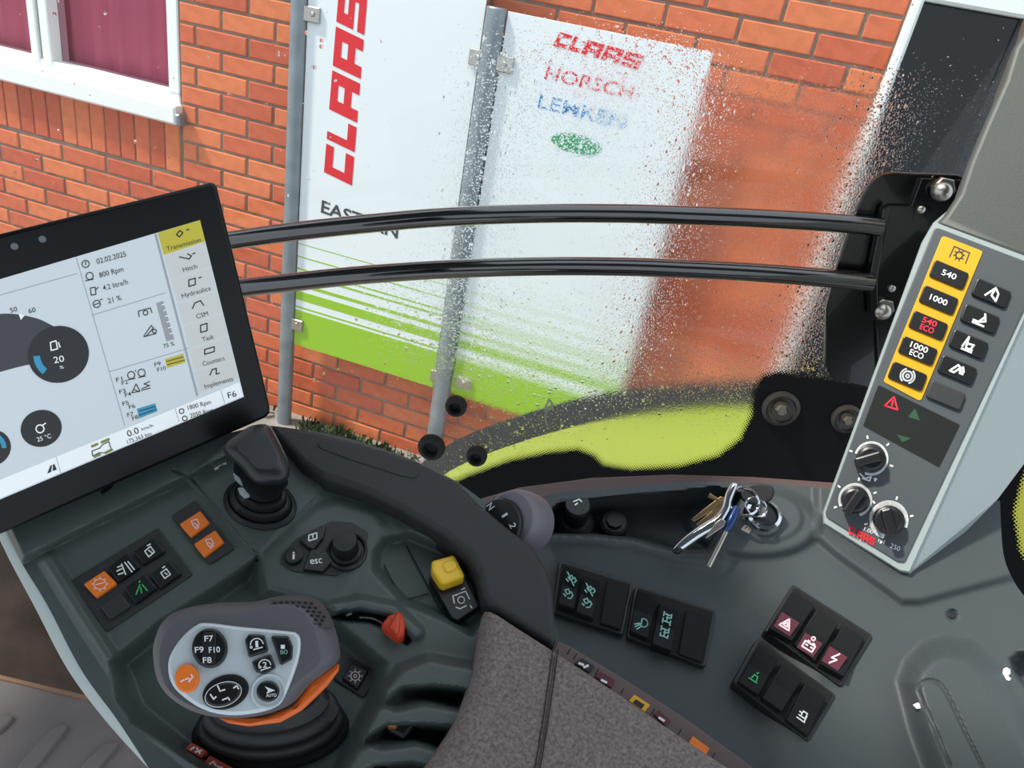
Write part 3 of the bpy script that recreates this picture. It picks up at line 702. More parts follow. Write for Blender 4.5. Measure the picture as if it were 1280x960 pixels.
def dline(ln, X, Y):
    d = np.full(X.shape, 1e9)
    for (ax, ay), (bx, by) in zip(ln[:-1], ln[1:]):
        ex, ey = bx-ax, by-ay; t = np.clip(((X-ax)*ex+(Y-ay)*ey)/(ex*ex+ey*ey), 0, 1); d = np.minimum(d, np.hypot(X-ax-ex*t, Y-ay-ey*t))
    return d
def h_arm(X, Y):
    H = np.zeros(X.shape)
    H -= .030*sst(sdist(well, X, Y), -8, 16)
    H -= .016*sst(sdist(basin, X, Y), -6, 8)
    H += .016*sst(sdist(ledge_hi, X, Y), -5, 5)
    H += .004*sst(sdist(gear_pl, X, Y), -3, 3)
    H += .004*sst(sdist(plinth, X, Y), -8, 8)
    H -= .0025*(1-sst(dline(groove[0], X, Y), .5, 3))
    H -= .022*sst(sdist(slotp, X, Y), -2, 5)
    H += .010*(1-sst(dline([(412, 762), (450, 754), (490, 762), (520, 790)], X, Y), 3, 14))
    for k, q in enumerate(hoods): H += .022*sst(sdist(q, X, Y), -8, 7)
    for q in pits: H -= .018*sst(sdist(q, X, Y), -7, 9)
    lip = dline([(60, 700), (100, 765), (150, 842), (168, 890), (240, 948), (300, 985)], X, Y)
    H += .006*(1-sst(lip, 2, 16))
    return H
AR = root('armrest_console', PC.at(340, 800, -.05), 'dark green grey armrest console carrying keys, levers and a fabric elbow pad', 'armrest')
obj('console_shell', shell(PC, [(8, 664), (150, 598), (275, 545), (340, 532)], [(205, 990), (690, 990)], [(8, 664), (28, 705), (60, 758), (102, 838), (150, 905), (205, 990)],
    [(340, 532), (450, 552), (575, 605), (660, 690), (697, 803), (690, 990)], 300, 240, h_arm, .05), M['shell'], AR, smooth=50)
# pale edge strip: a rounded bar along the outer side
le = smooth_px([(-12, 650), (12, 700), (44, 760), (84, 836), (128, 896), (176, 950), (210, 985)], 60, False)
ri = smooth_px([(10, 666), (30, 704), (64, 760), (105, 836), (152, 898), (205, 948), (250, 985)], 60, False)
rs = []
for a, b in zip(le, ri):
    q = []
    for k in range(7):
        t = k/6; x, y = a*(1-t)+b*t; q.append(PC.at(x, y, -.012 + .012*sin(pi*t*.5)))
    q += [q[-1] - PC.n*.05, q[0] - PC.n*.05]; rs.append(q)
obj('edge_strip', rings(rs), M['edge'], AR, smooth=40, recalc=True)
# dark rim: broad band round the basin
rim = [(335, 528), (380, 534), (450, 551), (520, 574), (572, 600), (604, 632), (640, 662), (668, 682), (685, 712), (692, 740), (697, 800), (690, 806), (640, 776), (612, 758), (604, 745), (598, 715), (585, 692), (555, 668), (500, 636), (450, 612), (420, 602), (405, 598), (375, 578), (348, 545)]
obj('rim', slab(PC, [tuple(p) for p in rim], -.03, .022, .006, .012, 4), M['rim'], AR, smooth=50)
obj('rim_panel', slab(PC, [(396, 552), (410, 549), (480, 568), (526, 588), (520, 598), (500, 594), (440, 575), (400, 560)], .021, .0228, .0005, .004), M['rim'], AR)
# elbow pad
pad = [(604, 762), (611, 755), (625, 760), (650, 776), (697, 806), (767, 852), (857, 913), (929, 961), (975, 1000), (500, 1000), (524, 960), (560, 908), (580, 865), (592, 825)]
pp = [PC.uv(x, y, .035) for x, y in smooth_px(pad, 112)]
if area2(pp) < 0: pp = pp[::-1]
rs = []
c0 = np.mean(pp, 0)
for d, h in ((0, -.03), (.0, .012), (.0012, .021), (.004, .029), (.009, .0335), (.016, .035)):
    rs.append([PC.pt(*(q*1.0), h) for q in (inset(pp, d) if d else pp)])
obj('elbow_pad', rings(rs), M['fabric'], AR, smooth=60, recalc=True)
PADO = [o for o in COL.objects if o.name == 'elbow_pad'][0]
st = []
for off in (0, 6.5):
    ln = smooth_px([(691+off, 812), (686+off, 850), (678+off, 905), (668+off, 965), (664+off, 995)], 100, False)
    for i in range(0, len(ln)-1):
        a, b = ln[i], ln[i]*.35+ln[i+1]*.65
        st.append(tube([PC.at(*a, .0352), PC.at(*((a+b)/2), .0361), PC.at(*b, .0352)], .00055, 5))
obj('stitching', join(st), M['thread'], PADO, kind='stuff')
obj('seam_groove', stroke(PC, [smooth_px([(694.5, 812), (689.5, 850), (681.5, 905), (671.5, 965), (667, 995)], 20, False)], 1.3, .0354), M['thread'], PADO, smooth=0)

def plate(P, px, h0, h1, mt, name, par=AR, r=.002, bev=.0006, **k): return obj(name, slab(P, px, h0, h1, bev, r), mt, par, **k)
# key block on the left
KP = plate(PC, [(86, 727), (197, 660), (241, 718), (133, 790)], -.004, .0015, M['dark2'], 'key_plate')
hk = .0015
def keycap(px, mt, name='key'): return obj(name, slab(PC, px, hk, hk+.0032, .0009, .0015), mt, AR)
K = {}
K['o'] = keycap([(104, 730), (130, 713), (146, 729), (120, 747)], M['orange'])
K['a'] = keycap([(135, 710), (158, 692), (176, 708), (148, 728)], M['keys'])
K['b'] = keycap([(167, 690), (191, 673), (207, 689), (179, 706)], M['keys'])
K['e'] = keycap([(124, 757), (150, 740), (164, 757), (137, 774)], M['dark2'])
K['c'] = keycap([(155, 735), (181, 718), (197, 735), (169, 755)], M['keys'])
K['d'] = keycap([(187, 718), (211, 701), (227, 717), (200, 736)], M['keys'])
hi = hk+.0034
def ico(P, lines, w_, h, mt, par, name='symbol'): return obj(name, stroke(P, lines, w_, h), mt, par, smooth=0)
ico(PC, [circ(125, 730, 6.5, rx=7.5), [(120, 731), (130, 728)]] + [[(125+8.5*cos(a), 730+7.5*sin(a)), (125+10*cos(a), 730+9*sin(a))] for a in np.arange(0, 6.2, .785)], 1.2, hi, M['printp'], K['o'])
ico(PC, [[(146, 714), (152, 711)], [(147, 709), (152, 707)], [(156, 703), (165, 715)], [(160, 702), (168, 712)], [(152, 705), (157, 718)], [(148, 718), (154, 716)]], 1.6, hi, M['print'], K['a'])
ico(PC, [[(181, 689), (188, 683), (193, 690), (186, 696), (181, 689)], [(186, 688), (190, 691)], [(184, 682), (188, 680)]], 1.6, hi, M['print'], K['b'])
ico(PC, [[(170, 743), (175, 731)], [(184, 738), (178, 731)], [(176, 735), (177, 741)], [(174, 728), (175, 726)]], 1.8, hi, M['printg'], K['c'])
ico(PC, [[(201, 716), (208, 711), (213, 718), (206, 723), (201, 716)], [(206, 716), (209, 718)], [(203, 710), (206, 708)]], 1.6, hi, M['print'], K['d'])
OP = plate(PC, [(214, 645), (244, 625), (293, 685), (262, 705)], -.004, .0025, M['dark2'], 'key_plate')
hk = .0025; hi = hk+.0034
a = keycap([(224, 655), (250, 638), (262, 653), (238, 671)], M['orange']); b = keycap([(242, 680), (269, 662), (280, 677), (255, 696)], M['orange'])
for k_, x, y in ((a, 243, 655), (b, 261, 679)):
    ico(PC, [[(x-4, y-4), (x+3, y-6), (x+6, y), (x+1, y+5), (x-2, y+1), (x-4, y-4)], [(x-1, y-1), (x+3, y+1)], [(x+2, y+7), (x+6, y+3)]], 1.3, hi, M['printp'], k_)
# navigation keypad
hk = .0052
plate(PC, [(352, 692), (372, 672), (414, 651), (440, 653), (460, 665), (458, 683), (446, 699), (421, 720), (366, 714), (350, 704)], -.01, hk, M['dark2'], 'keypad_plate', r=.004)
k1 = keycap([(373, 674), (408, 654), (404, 672), (392, 687), (384, 684)], M['keys']); 
obj('symbol', join([stroke(PC, [[(386, 669), (396, 666), (396, 673), (386, 676), (386, 669)], [(391, 668), (391, 672)]], 1.6, hk+.0034)]), M['print'], k1, smooth=0)
k2 = obj('key', disc(PC, 367, 694, 11, hk, hk+.0035, .001), M['keys'], AR)
obj('lettering', txt(PC, 'i', 367, 694, 1, .02, 3, 10, hk+.0037, .01), M['print'], k2, smooth=0)
k3 = keycap([(388, 687), (404, 685), (417, 700), (404, 715), (378, 712)], M['keys'])
obj('lettering', txt(PC, 'esc', 395, 700, 1, -.12, 15, 9, hk+.0037, .01), M['print'], k3, smooth=0)
kn = obj('rotary_knob', lathe(PC, 431, 676, hk+.02, [(.0125, hk), (.0125, hk+.003), (.0105, hk+.004), (.0102, hk+.018), (.0092, hk+.0205), (.0004, hk+.0207)], 32), M['dark'], AR)
obj('knob_ring', lathe(PC, 434, 690, hk, [(.0165, hk-.001), (.0165, hk+.002), (.0145, hk+.0035), (.0135, hk+.001)], 32), M['dark'], kn)
# labels around the gear lever
ico(PC, [[(269, 585), (276, 581)], [(274, 579), (282, 580), (281, 576)], [(268, 583), (269, 587), (273, 585)]], 1.8, .0046, M['print'], AR)
ico(PC, [[(357, 562), (364, 567)], [(369, 574), (375, 578)], [(377, 580), (383, 586), (389, 584)], [(371, 576), (368, 579)]], 1.8, .0046, M['print'], AR)
# basin floor joints and PTO switch
hb = -.0158
ico(PC, [[(508, 682), (556, 772)], [(480, 706), (502, 750)], [(503, 751), (536, 742)]], 1.5, hb+.002, M['hole'], AR, 'floor_joint')
SWP = obj('pto_switch', slab(PC, [(536, 722), (552, 706), (582, 722), (600, 758), (572, 776), (564, 772)], hb-.01, hb+.012, .001, .003), M['keys'], AR, label='black rocker with yellow guard cap')
cap = [(539, 703), (541, 700), (566, 693), (569, 695), (581, 718), (580, 722), (555, 731), (550, 729), (540, 714)]
obj('guard_cap', slab(PC, cap, hb+.008, hb+.024, .0025, .003), mat('cap_yellow_lifted', '#f2c32e', .35), SWP)  # yellow made brighter to offset the shade on the cap
obj('cap_tab', slab(PC, [(551, 704), (568, 698), (573, 709), (559, 717)], hb+.023, hb+.0255, .001, .004), mat('cap_yellow_lifted', '#f2c32e', .35), SWP)
obj('symbol', stroke(PC, [[(568, 754), (566, 745), (582, 739), (587, 749)], circ(576.5, 750, 4.2), [(570, 759), (575, 761), (583, 757)]], 1.5, hb+.0125), M['print'], SWP, smooth=0)
obj('dial_marks', stroke(PC, [[(577, 737), (581, 735)], [(588, 757), (590, 760)], [(570, 744), (574, 742)]], 1.5, hb+.0125), M['print'], SWP, smooth=0)
# hand throttle in its curved slot
TL = obj('throttle_lever', slab(PC, [(475, 781), (485, 768), (499, 763), (503, 765), (507, 780), (505, 792), (498, 798)], -.02, .014, .004, .003, 3), M['redlever'], AR, label='red orange throttle tab')
obj('lever_ridge', slab(PC, [(485, 784), (495, 766), (501, 766), (500, 783), (497, 795)], .012, .019, .003, .002, 3), M['redlever'], TL)
ico(PC, [smooth_px([(450, 772), (465, 773), (478, 779)], 8, False)], 2.2, -.010, M['print'], AR, 'slot_mark')
ico(PC, [[(434, 769), (439, 767)]], 2.4, -.010, M['print'], AR, 'slot_mark')
# gear key right of the boot
hq = -.0285
plate(PC, [(416, 848), (436, 822), (474, 842), (454, 872)], hq-.002, hq+.001, M['dark2'], 'key_plate')
k4 = obj('key', slab(PC, [(427, 848), (440, 828), (461, 838), (447, 862)], hq, hq+.004, .001, .002), M['keys'], AR)
ico(PC, [circ(444, 845, 5.5, n=14), circ(444, 845, 2, n=8)] + [[(444+7*cos(a), 845+7*sin(a)), (444+8.6*cos(a), 845+8.6*sin(a))] for a in np.arange(0, 6.2, .785)], 1.2, hq+.0043, M['printp'], k4)
# spool valve lever tips
v1 = obj('valve_lever', slab(PC, [(482, 912), (492, 884), (512, 884), (520, 905), (505, 925)], -.03, .010, .003, .003), M['dark'], AR, label='black lever with orange brown tip')
obj('lever_tip', slab(PC, [(483, 909), (491, 887), (504, 890), (495, 911)], .006, .0125, .002, .002), mat('tip_amber', '#b5712f', .45), v1)
v2 = obj('valve_lever', slab(PC, [(436, 975), (442, 948), (470, 945), (482, 962), (470, 990), (440, 990)], -.03, .010, .003, .003), M['dark'], AR, label='black lever with blue tip')
obj('lever_tip', slab(PC, [(436, 972), (441, 946), (458, 948), (453, 972)], .006, .0125, .002, .002), mat('tip_blue', '#1f4f9e', .4), v2)
# stickers
for q, ls in (([(231, 936), (239, 928), (258, 938), (251, 947)], [[(238, 937), (243, 934)], [(244, 940), (252, 938)], [(246, 935), (250, 942)]]), ([(254, 955), (262, 944), (306, 968), (300, 985), (280, 985)], [[(262, 955), (267, 952), (270, 957)], [(272, 958), (278, 960)], [(282, 962), (290, 966)]])):
    s_ = obj('sticker', slab(PC, q, -.04, -.012, .0003, .001), M['sticker'], AR); obj('symbol', stroke(PC, ls, 2.2, -.0115), M['print'], s_, smooth=0)
# label strip on the outer side of the pad
LS = obj('label_strip', slab(PC, [(697, 801), (710, 806), (770, 842), (850, 893), (932, 952), (960, 975), (960, 1000), (900, 962), (760, 866), (690, 815)], -.03, .012, .001, .001), M['strip'], AR)
for q, mt, ls in (([(718, 829), (727, 822), (744, 833), (737, 841)], 'dark', [[(724, 829), (729, 831)], [(730, 834), (735, 832)]]), ([(743, 845), (750, 839), (770, 850), (764, 860)], 'wine', [[(752, 850), (758, 853)]]),
                  ([(786, 876), (793, 868), (813, 881), (806, 890)], 'yellow', []), ([(817, 893), (824, 888), (839, 900), (832, 908)], 'wine', [[(824, 897), (830, 901)]]), ([(860, 930), (866, 920), (887, 935), (882, 945)], 'orange', [])):
    t_ = obj('label_tag', slab(PC, q, .010, .0135, .0004, .0006), M[mt], LS)
    if mt == 'yellow': obj('tag_centre', slab(PC, [(791, 878), (795, 874), (806, 881), (802, 886)], .0134, .0138, 0, 0), M['dark'], LS)
    if ls: obj('tag_mark', stroke(PC, ls, 3, .0138), M['print'], LS, smooth=0)
for x, y in ((711, 814), (719, 820), (738, 833), (746, 839), (778, 863), (816, 889), (850, 914), (892, 944)):
    obj('strip_joint', stroke(PC, [[(x+2, y-3), (x-2, y+4)]], 1.2, .0122), M['hole'], LS, smooth=0)

# ------------------------------------------------------------------ gear lever in front of the screen
hg = .004
GL = root('shift_lever', PC.at(325, 632, hg), 'black shift lever with silver symbols in a round rubber boot under the screen', 'lever')
mp = PC.m_per_px(325, 632)
def ell(P, x, y, rx, ry, rot, h, n=40): return [P.at(*q, h) for q in circ(x, y, ry, 0, 360*(n-1)/n, n-1, rx, rot)]
br = []
for (x, y, rx, ry, h) in ((325, 630, 47, 33, hg-.001), (325, 629, 46, 32, hg+.002), (325, 627, 41, 28, hg+.0035), (325, 626, 40, 27, hg+.001), (325, 622, 37, 25, hg+.009), (326, 620, 33, 22, hg+.010), (326, 620, 32, 21, hg+.008), (327, 615, 30, 20, hg+.017), (327, 613, 26, 17, hg+.018), (327, 612, 25, 16, hg+.016), (328, 606, 24, 15, hg+.026), (328, 603, 18, 12, hg+.028)):
    br.append(ell(PC, x, y, rx, ry, 12, h))
obj('boot', rings(br), M['bellow'], GL, smooth=60)
def loft(P, secs, n=48):
    rs = []
    for px, h in secs:
        q = smooth_px(px, 160) if len(px) < 60 else np.array(px)
        c = q.mean(0); a = np.arctan2(q[:, 1]-c[1], q[:, 0]-c[0]); k = int(np.argmin(np.abs(a))); q = np.roll(q, -k, 0)
        if area2(q) > 0: q = np.roll(q[::-1], 1, 0)
        s = np.r_[0, np.cumsum(np.linalg.norm(np.diff(np.vstack([q, q[:1]]), axis=0), axis=1))]; t = np.linspace(0, s[-1], n, endpoint=False)
        Q = np.vstack([q, q[:1]]); rs.append([P.at(np.interp(u, s, Q[:, 0]), np.interp(u, s, Q[:, 1]), h if not callable(h) else h(np.interp(u, s, Q[:, 0]), np.interp(u, s, Q[:, 1]))) for u in t])
    return rings(rs)
def scl(px, k, dx=0, dy=0): 
    q = np.array(px, float); c = q.mean(0); return [tuple(c + (p-c)*k + (dx, dy)) for p in q]
neck = [(292, 588), (300, 598), (306, 612), (318, 622), (338, 624), (352, 614), (360, 600), (340, 570), (300, 560)]
obj('neck', loft(PC, [(scl(neck, .9, 0, 4), hg+.012), (neck, hg+.03), (scl(neck, 1.0), hg+.045)]), M['dark'], GL, smooth=60)
hd = [(304, 538), (312, 533), (328, 530), (338, 533), (346, 546), (357, 568), (362, 582), (361, 596), (352, 604), (338, 606), (322, 605), (312, 598), (298, 582), (282, 568), (279, 560), (284, 552)]
obj('grip', loft(PC, [(scl(hd, .86, 4, 4), hg+.038), (scl(hd, .97, 1, 2), hg+.046), (hd, hg+.056), (scl(hd, .975, 0, -1), hg+.062), (scl(hd, .88, 0, -3), hg+.066), (scl(hd, .6, 0, -5), hg+.068)]), mat('lever_black', '#1f2327', .36, grain=.0001, gscale=900), GL, smooth=60)
hs_ = hg+.0475
obj('silver_symbol', join([fillpx(PC, [(291, 592), (297, 590), (304, 595), (309, 604), (306, 609), (300, 606), (294, 600)], hg+.036), fillpx(PC, [(297, 610), (303, 609), (311, 616), (312, 622), (306, 623), (300, 618)], hg+.034)]), M['silver'], GL, smooth=0)

# ------------------------------------------------------------------ side console under the window
PS = Pl(790, 760, .69, (-.1, -cos(el), sin(el)))
tray = [(672, 668), (682, 645), (700, 630), (760, 623), (830, 618), (895, 610), (928, 618), (912, 648), (884, 688), (845, 688), (790, 673), (740, 668), (700, 667)]
ign_o = circ(940, 652, 42, n=40, rx=82, rot=4); ign_i = circ(957, 645, 31, n=40, rx=46, rot=6)
bump = [(1127, 852), (1136, 828), (1156, 808), (1180, 800), (1215, 806), (1243, 833), (1290, 915), (1335, 1010), (1178, 1010), (1142, 910)]
inlay = smooth_px([(1187, 957), (1166, 905), (1149, 866), (1151, 855), (1162, 851), (1174, 855), (1185, 870), (1206, 914), (1227, 957), (1240, 985)], 60, False)
skirt = [(1020, 560), (1022, 672), (1045, 692), (1128, 752), (1150, 752), (1275, 718), (1300, 560)]
pocket = [(1262, 824), (1272, 816), (1340, 815), (1340, 900), (1284, 866), (1266, 840)]
def h_side(X, Y):
    H = np.zeros(X.shape)
    H += .010*sst(sdist(ign_o, X, Y), -9, 7) + .003*sst(sdist(ign_i, X, Y), -3, 3)
    H += .008*sst(sdist(skirt, X, Y), -8, 6)
    H += .026*sst(sdist(bump, X, Y), -10, 26)
    H -= .0022*(1-sst(dline(inlay, X, Y), 1.0, 4))
    H -= .030*sst(sdist(pocket, X, Y), -2, 5)
    H += .004*(1-sst(dline([(672, 672), (700, 671), (740, 672), (790, 677), (850, 694), (900, 700)], X, Y), 2, 16))
    H -= .012*sst(sdist([(690, 690), (930, 740), (1000, 800), (940, 980), (690, 980), (600, 800)], X, Y), -45, 30)
    H -= .055*sst(sdist(tray, X, Y), -3, 4)
    H -= .0035*(1-sst(np.hypot(X-1190, Y-769), 5, 9))
    return H
SC = root('side_console', PS.at(1000, 780, -.05), 'grey moulded side console below the window with ignition lock and open tray', 'console')
obj('console_shell', shell(PS, [(640, 634), (690, 617), (740, 612), (810, 605), (880, 602), (960, 604), (1040, 612), (1140, 626), (1250, 626)], [(890, 990), (1345, 990)],
    [(640, 634), (652, 690), (668, 760), (684, 820), (760, 890), (890, 990)], [(1250, 626), (1254, 690), (1266, 724), (1284, 750), (1330, 810), (1345, 990)], 330, 190, h_side, .08), M['side'], SC, smooth=50)
obj('screw_head', disc(PS, 1190, 769, 4.5, -.006, -.0022, .0006, 16), M['dark'], SC)
obj('screw_washer', disc(PS, 1190, 769, 7.5, -.006, -.003, .0006, 24), M['dark2'], SC)
obj('white_symbol', join([fillpx(PS, [(1254, 836), (1258, 834), (1263, 837), (1263, 842), (1260, 845), (1264, 848), (1262, 851), (1256, 849), (1253, 843)], .0015), ]), M['print'], SC, smooth=0)
obj('white_symbol', fillpx(PS, [(1141, 881), (1147, 878), (1151, 880), (1153, 885), (1146, 886)], .020), M['print'], SC, smooth=0)
hI = .0135
obj('park_letter', txt(PS, 'P', 961, 664, 1, .1, 7, 9, hI, .02), M['print'], SC, smooth=0)
st_ = obj('pale_sticker', fillpx(PS, [(926, 662), (932, 654), (942, 659), (936, 667)], hI), M['scratch'], SC, smooth=0)
ico(PS, [[(931, 661), (935, 657), (937, 663)]], 1.2, hI+.0003, M['wine'], st_)
# ignition lock
IG = root('ignition_lock', PS.at(955, 645, hI-.001), 'chrome ringed ignition lock with a black headed key in it', 'lock')
mp = PS.m_per_px(955, 640)
obj('lock_ring', lathe(PS, 954, 644, hI+.006, [(24*mp, hI-.0015), (24*mp, hI+.004), (21*mp, hI+.009), (17*mp, hI+.010), (16*mp, hI+.006)], 36), M['chrome'], IG, smooth=40)
obj('lock_barrel', lathe(PS, 954, 644, hI+.006, [(16*mp, hI), (16*mp, hI+.0075), (10*mp, hI+.009), (.0003, hI+.009)], 30), M['dark'], IG)
PK = Pl(945, 625, ((PS.at(950, 640, .035)-CAM)@Fw), -ray(945, 625) + np.array([0, 0, .25]))
obj('key_head', slab(PK, smooth_px([(926, 616), (930, 608), (945, 604), (962, 606), (968, 612), (966, 622), (956, 628), (940, 629), (929, 624)], 45), -.005, .004, .002), M['dark'], IG)
obj('head_band', stroke(PK, [smooth_px([(943, 612), (946, 620), (945, 630), (948, 634)], 10, False)], 2.2, .0045), M['chrome'], IG, smooth=0)
obj('key_blade', slab(PK, [(946, 626), (955, 628), (958, 646), (950, 646)], -.004, -.001, .0005, .001), M['zinc'], IG)
# key ring bunch
KR = root('key_bunch', PK.at(900, 660, .01), 'bunch of keys with a long chrome fob and blue handled driver hanging from the ignition', 'keys')
obj('split_ring', tube([PK.at(*p, .005 + .002*sin(i*.5)) for i, p in enumerate(circ(930, 627, 17, n=36, rx=19, rot=30))], .0013, 8, False), M['chrome'], KR)
obj('split_ring', tube([PK.at(*p, .003) for p in circ(945, 634, 11, n=30, rx=14, rot=40)], .0012, 8, False), M['chrome'], KR)
fob = [(914, 604), (922, 603), (922, 608), (915, 625), (913, 636), (904, 652), (898, 660), (876, 672), (856, 686), (848, 690), (841, 688), (843, 682), (858, 668), (880, 653), (893, 645), (902, 634), (906, 618)]
fb_ = obj('chrome_fob', slab(PK, [tuple(p) for p in smooth_px(fob, 100)], .004, .013, .003, 0, 3), M['chrome'], KR, smooth=50)
obj('fob_tip', slab(PK, [(839, 689), (846, 681), (855, 686), (848, 692)], .003, .0138, .002, .003), M['dark'], fb_)
obj('fob_inset', slab(PK, [(893, 655), (901, 648), (908, 651), (905, 658), (890, 668), (880, 675)], .012, .0134, .0005, .002), M['zinc'], fb_)
dv = obj('driver_handle', tube([PK.at(921, 634, .003), PK.at(916, 645, .004), PK.at(909, 660, .006), PK.at(907, 664, .006)], [.0035, .0048, .0048, .003], 14), M['bluemetal'], KR)
obj('driver_shaft', tube([PK.at(908, 663, .006), PK.at(897, 686, .006), PK.at(886, 708, .004)], [.0024, .0024, .0026], 12), M['zinc'], dv)
for (a, b, c_) in (((904, 626), (883, 640), (866, 650)), ((907, 630), (890, 645), (872, 656))):
    kb = obj('brass_key', slab(PK, [(a[0]-3, a[1]-6), (a[0]+4, a[1]-3), (a[0]+2, a[1]+5), (b[0], b[1]+3), (c_[0]+2, c_[1]+2), (c_[0]-2, c_[1]-1), (b[0]-3, b[1]-4)], .0, .0025, .0006, .001), M['brass'], KR)
obj('small_key', tube([PK.at(902, 628, .001), PK.at(893, 623, .001), PK.at(886, 619, .001)], [.002, .0022, .0026], 8), M['brass'], KR)
# knobs in the tray
ht_ = -.055
mp = PS.m_per_px(722, 632)
TK = root('valve_knob', PS.at(718, 655, ht_), 'black round knob with a white symbol standing in the tray beside the dial', 'knob')
obj('knob_base', lathe(PS, 719, 648, -.03, [(25*mp, ht_), (25*mp, ht_+.02), (19*mp, ht_+.026), (15*mp, ht_+.026)], 32), M['dark2'], TK)
kb = obj('knob_body', lathe(PS, 722, 633, -.005, [(15*mp, ht_+.02), (15.5*mp, -.012), (17*mp, -.010), (17*mp, -.003), (15*mp, -.0005), (.0003, -.0003)], 32), M['dark'], TK)
obj('symbol', stroke(PS, [[(717, 627), (724, 624), (727, 627)], [(719, 631), (722, 629)]], 1.8, .0002), M['print'], kb, smooth=0)
TC = root('tray_cap', PS.at(766, 655, ht_), 'low black screw cap in the tray behind the rocker switches', 'cap')
obj('cap_body', lathe(PS, 768, 652, -.03, [(18*mp, ht_), (18*mp, -.032), (15*mp, -.029), (.0003, -.029)], 32), M['dark2'], TC)
obj('cap_grip', lathe(PS, 768, 652, -.028, [(11*mp, -.03), (10.5*mp, -.024), (.0003, -.024)], 8), M['dark'], TC, smooth=20)
# rotary dial beside the armrest rim
nD = Rt*-.50 + Up*.28 + Fw*-.82
PDl = Pl(640, 646, .665, nD); mp = PDl.m_per_px(640, 646)
RD = root('rotary_dial', PDl.at(640, 646, -.03), 'grey rotary dial marked N, 1 and 2, half hidden behind the armrest rim', 'dial')
obj('dial_body', lathe(PDl, 636, 648, 0, [(39*mp, -.034), (40*mp, -.022), (39*mp, -.010), (36*mp, -.003), (33*mp, -.001)], 48), M['dial'], RD, smooth=50)
dr_ = obj('dial_ring', lathe(PDl, 622, 655, .004, [(33*mp, -.008), (33*mp, .002), (31*mp, .004), (20*mp, .0055), (.0003, .0055)], 48), M['dark'], RD)
obj('ring_lettering', join([txt(PDl, 'N', 613, 633, .6, .8, 7, 9, .0062, .02), txt(PDl, '1', 631, 644, .55, .85, 3, 8, .0062, .02), txt(PDl, '2', 641, 657, .35, .95, 6, 8, .0062, .02)]), M['print'], dr_, smooth=0)
# ledge between console and glass
PLd = Pl(830, 602, .93, (0, -.25, .97))
tag(obj('trim_1', slab(PLd, [(520, 650), (580, 628), (650, 608), (740, 596), (840, 592), (940, 595), (1040, 602), (1120, 612), (1120, 700), (520, 720)], -.02, 0, .003), M['strip']), 'brown black sill strip between the side console and the window glass', kind='structure')

# rocker switch banks
def bank(poly, label, cells, hb=0.):
    t = root('switch_bank', PS.at(*np.mean(poly, 0), hb-.012), label, 'switches', 'rocker switch banks on the side console')
    obj('bank_frame', slab(PS, poly, hb-.020, hb-.004, .0012, .003), M['dark'], t)
    q = np.array(poly, float); c = q.mean(0); obj('frame_well', slab(PS, [tuple(c+(p-c)*.93) for p in q], hb-.006, hb-.0035, .0003, .002), M['hole'], t)
    for quad, kind, icons in cells:
        q = np.array(quad, float); c = q.mean(0); q = c + (q-c)*.93
        a, b, c2, d = q                                            # top-left, top-right, bottom-right, bottom-left
        m0, m1 = (a+d)/2, (b+c2)/2
        if kind == 'blank': hh = ((0, -.0005), (1, -.0005))
        elif kind == 'down': hh = ((0, .0062), (.48, .0005), (1, .0018))
        else: hh = ((0, .0010), (.5, .0008), (1, .0060)) if kind == 'up' else ((0, .0045), (.5, .0005), (1, .0045))
        hh = tuple((t_, z+hb) for t_, z in hh)
        top = [(a*(1-t_)+d*t_, b*(1-t_)+c2*t_, z) for t_, z in hh]
        V, Fc = [], []
        for L_, R_, z in top:
            V += [PS.at(*L_, z), PS.at(*R_, z)]
        n = len(top)
        for k in range(n-1): Fc.append((2*k, 2*k+2, 2*k+3, 2*k+1))
        base = len(V)
        for L_, R_, z in top: V += [PS.at(*L_, z) - PS.n*(z-hb+.012), PS.at(*R_, z) - PS.n*(z-hb+.012)]
        for k in range(n-1):
            Fc += [(2*k, base+2*k, base+2*k+2, 2*k+2), (2*k+1, 2*k+3, base+2*k+3, base+2*k+1), (base+2*k, base+2*k+1, base+2*k+3, base+2*k+2)]
        Fc += [(0, 1, base+1, base), (2*n-2, base+2*n-2, base+2*n-1, 2*n-1)]
        o = obj('blank_cover' if kind == 'blank' else 'rocker_switch', (V, Fc), M['rocker'], t, smooth=0, recalc=True)
        bv = o.modifiers.new('soft', 'BEVEL'); bv.width = .0008; bv.segments = 2
        for ty, tt, mt in icons:
            cc = a*(1-tt)*.5+b*(1-tt)*.5+(d+c2)*.5*tt
            ux = (b-a)/np.linalg.norm(b-a); uy = (d-a)/np.linalg.norm(d-a)
            # local rocker face so that the print lies on the tilted half
            seg = [s_ for s_ in range(n-1) if hh[s_][0] <= tt <= hh[s_+1][0]][0]
            z = hh[seg][1] + (hh[seg+1][1]-hh[seg][1])*(tt-hh[seg][0])/(hh[seg+1][0]-hh[seg][0]) + .0004
            ls = [[tuple(cc + ux*x + uy*y) for x, y in l] for l in RICO[ty]]
            obj('symbol', stroke(PS, ls, 1.6, z+.0006), M[mt], o, smooth=0)
    return t
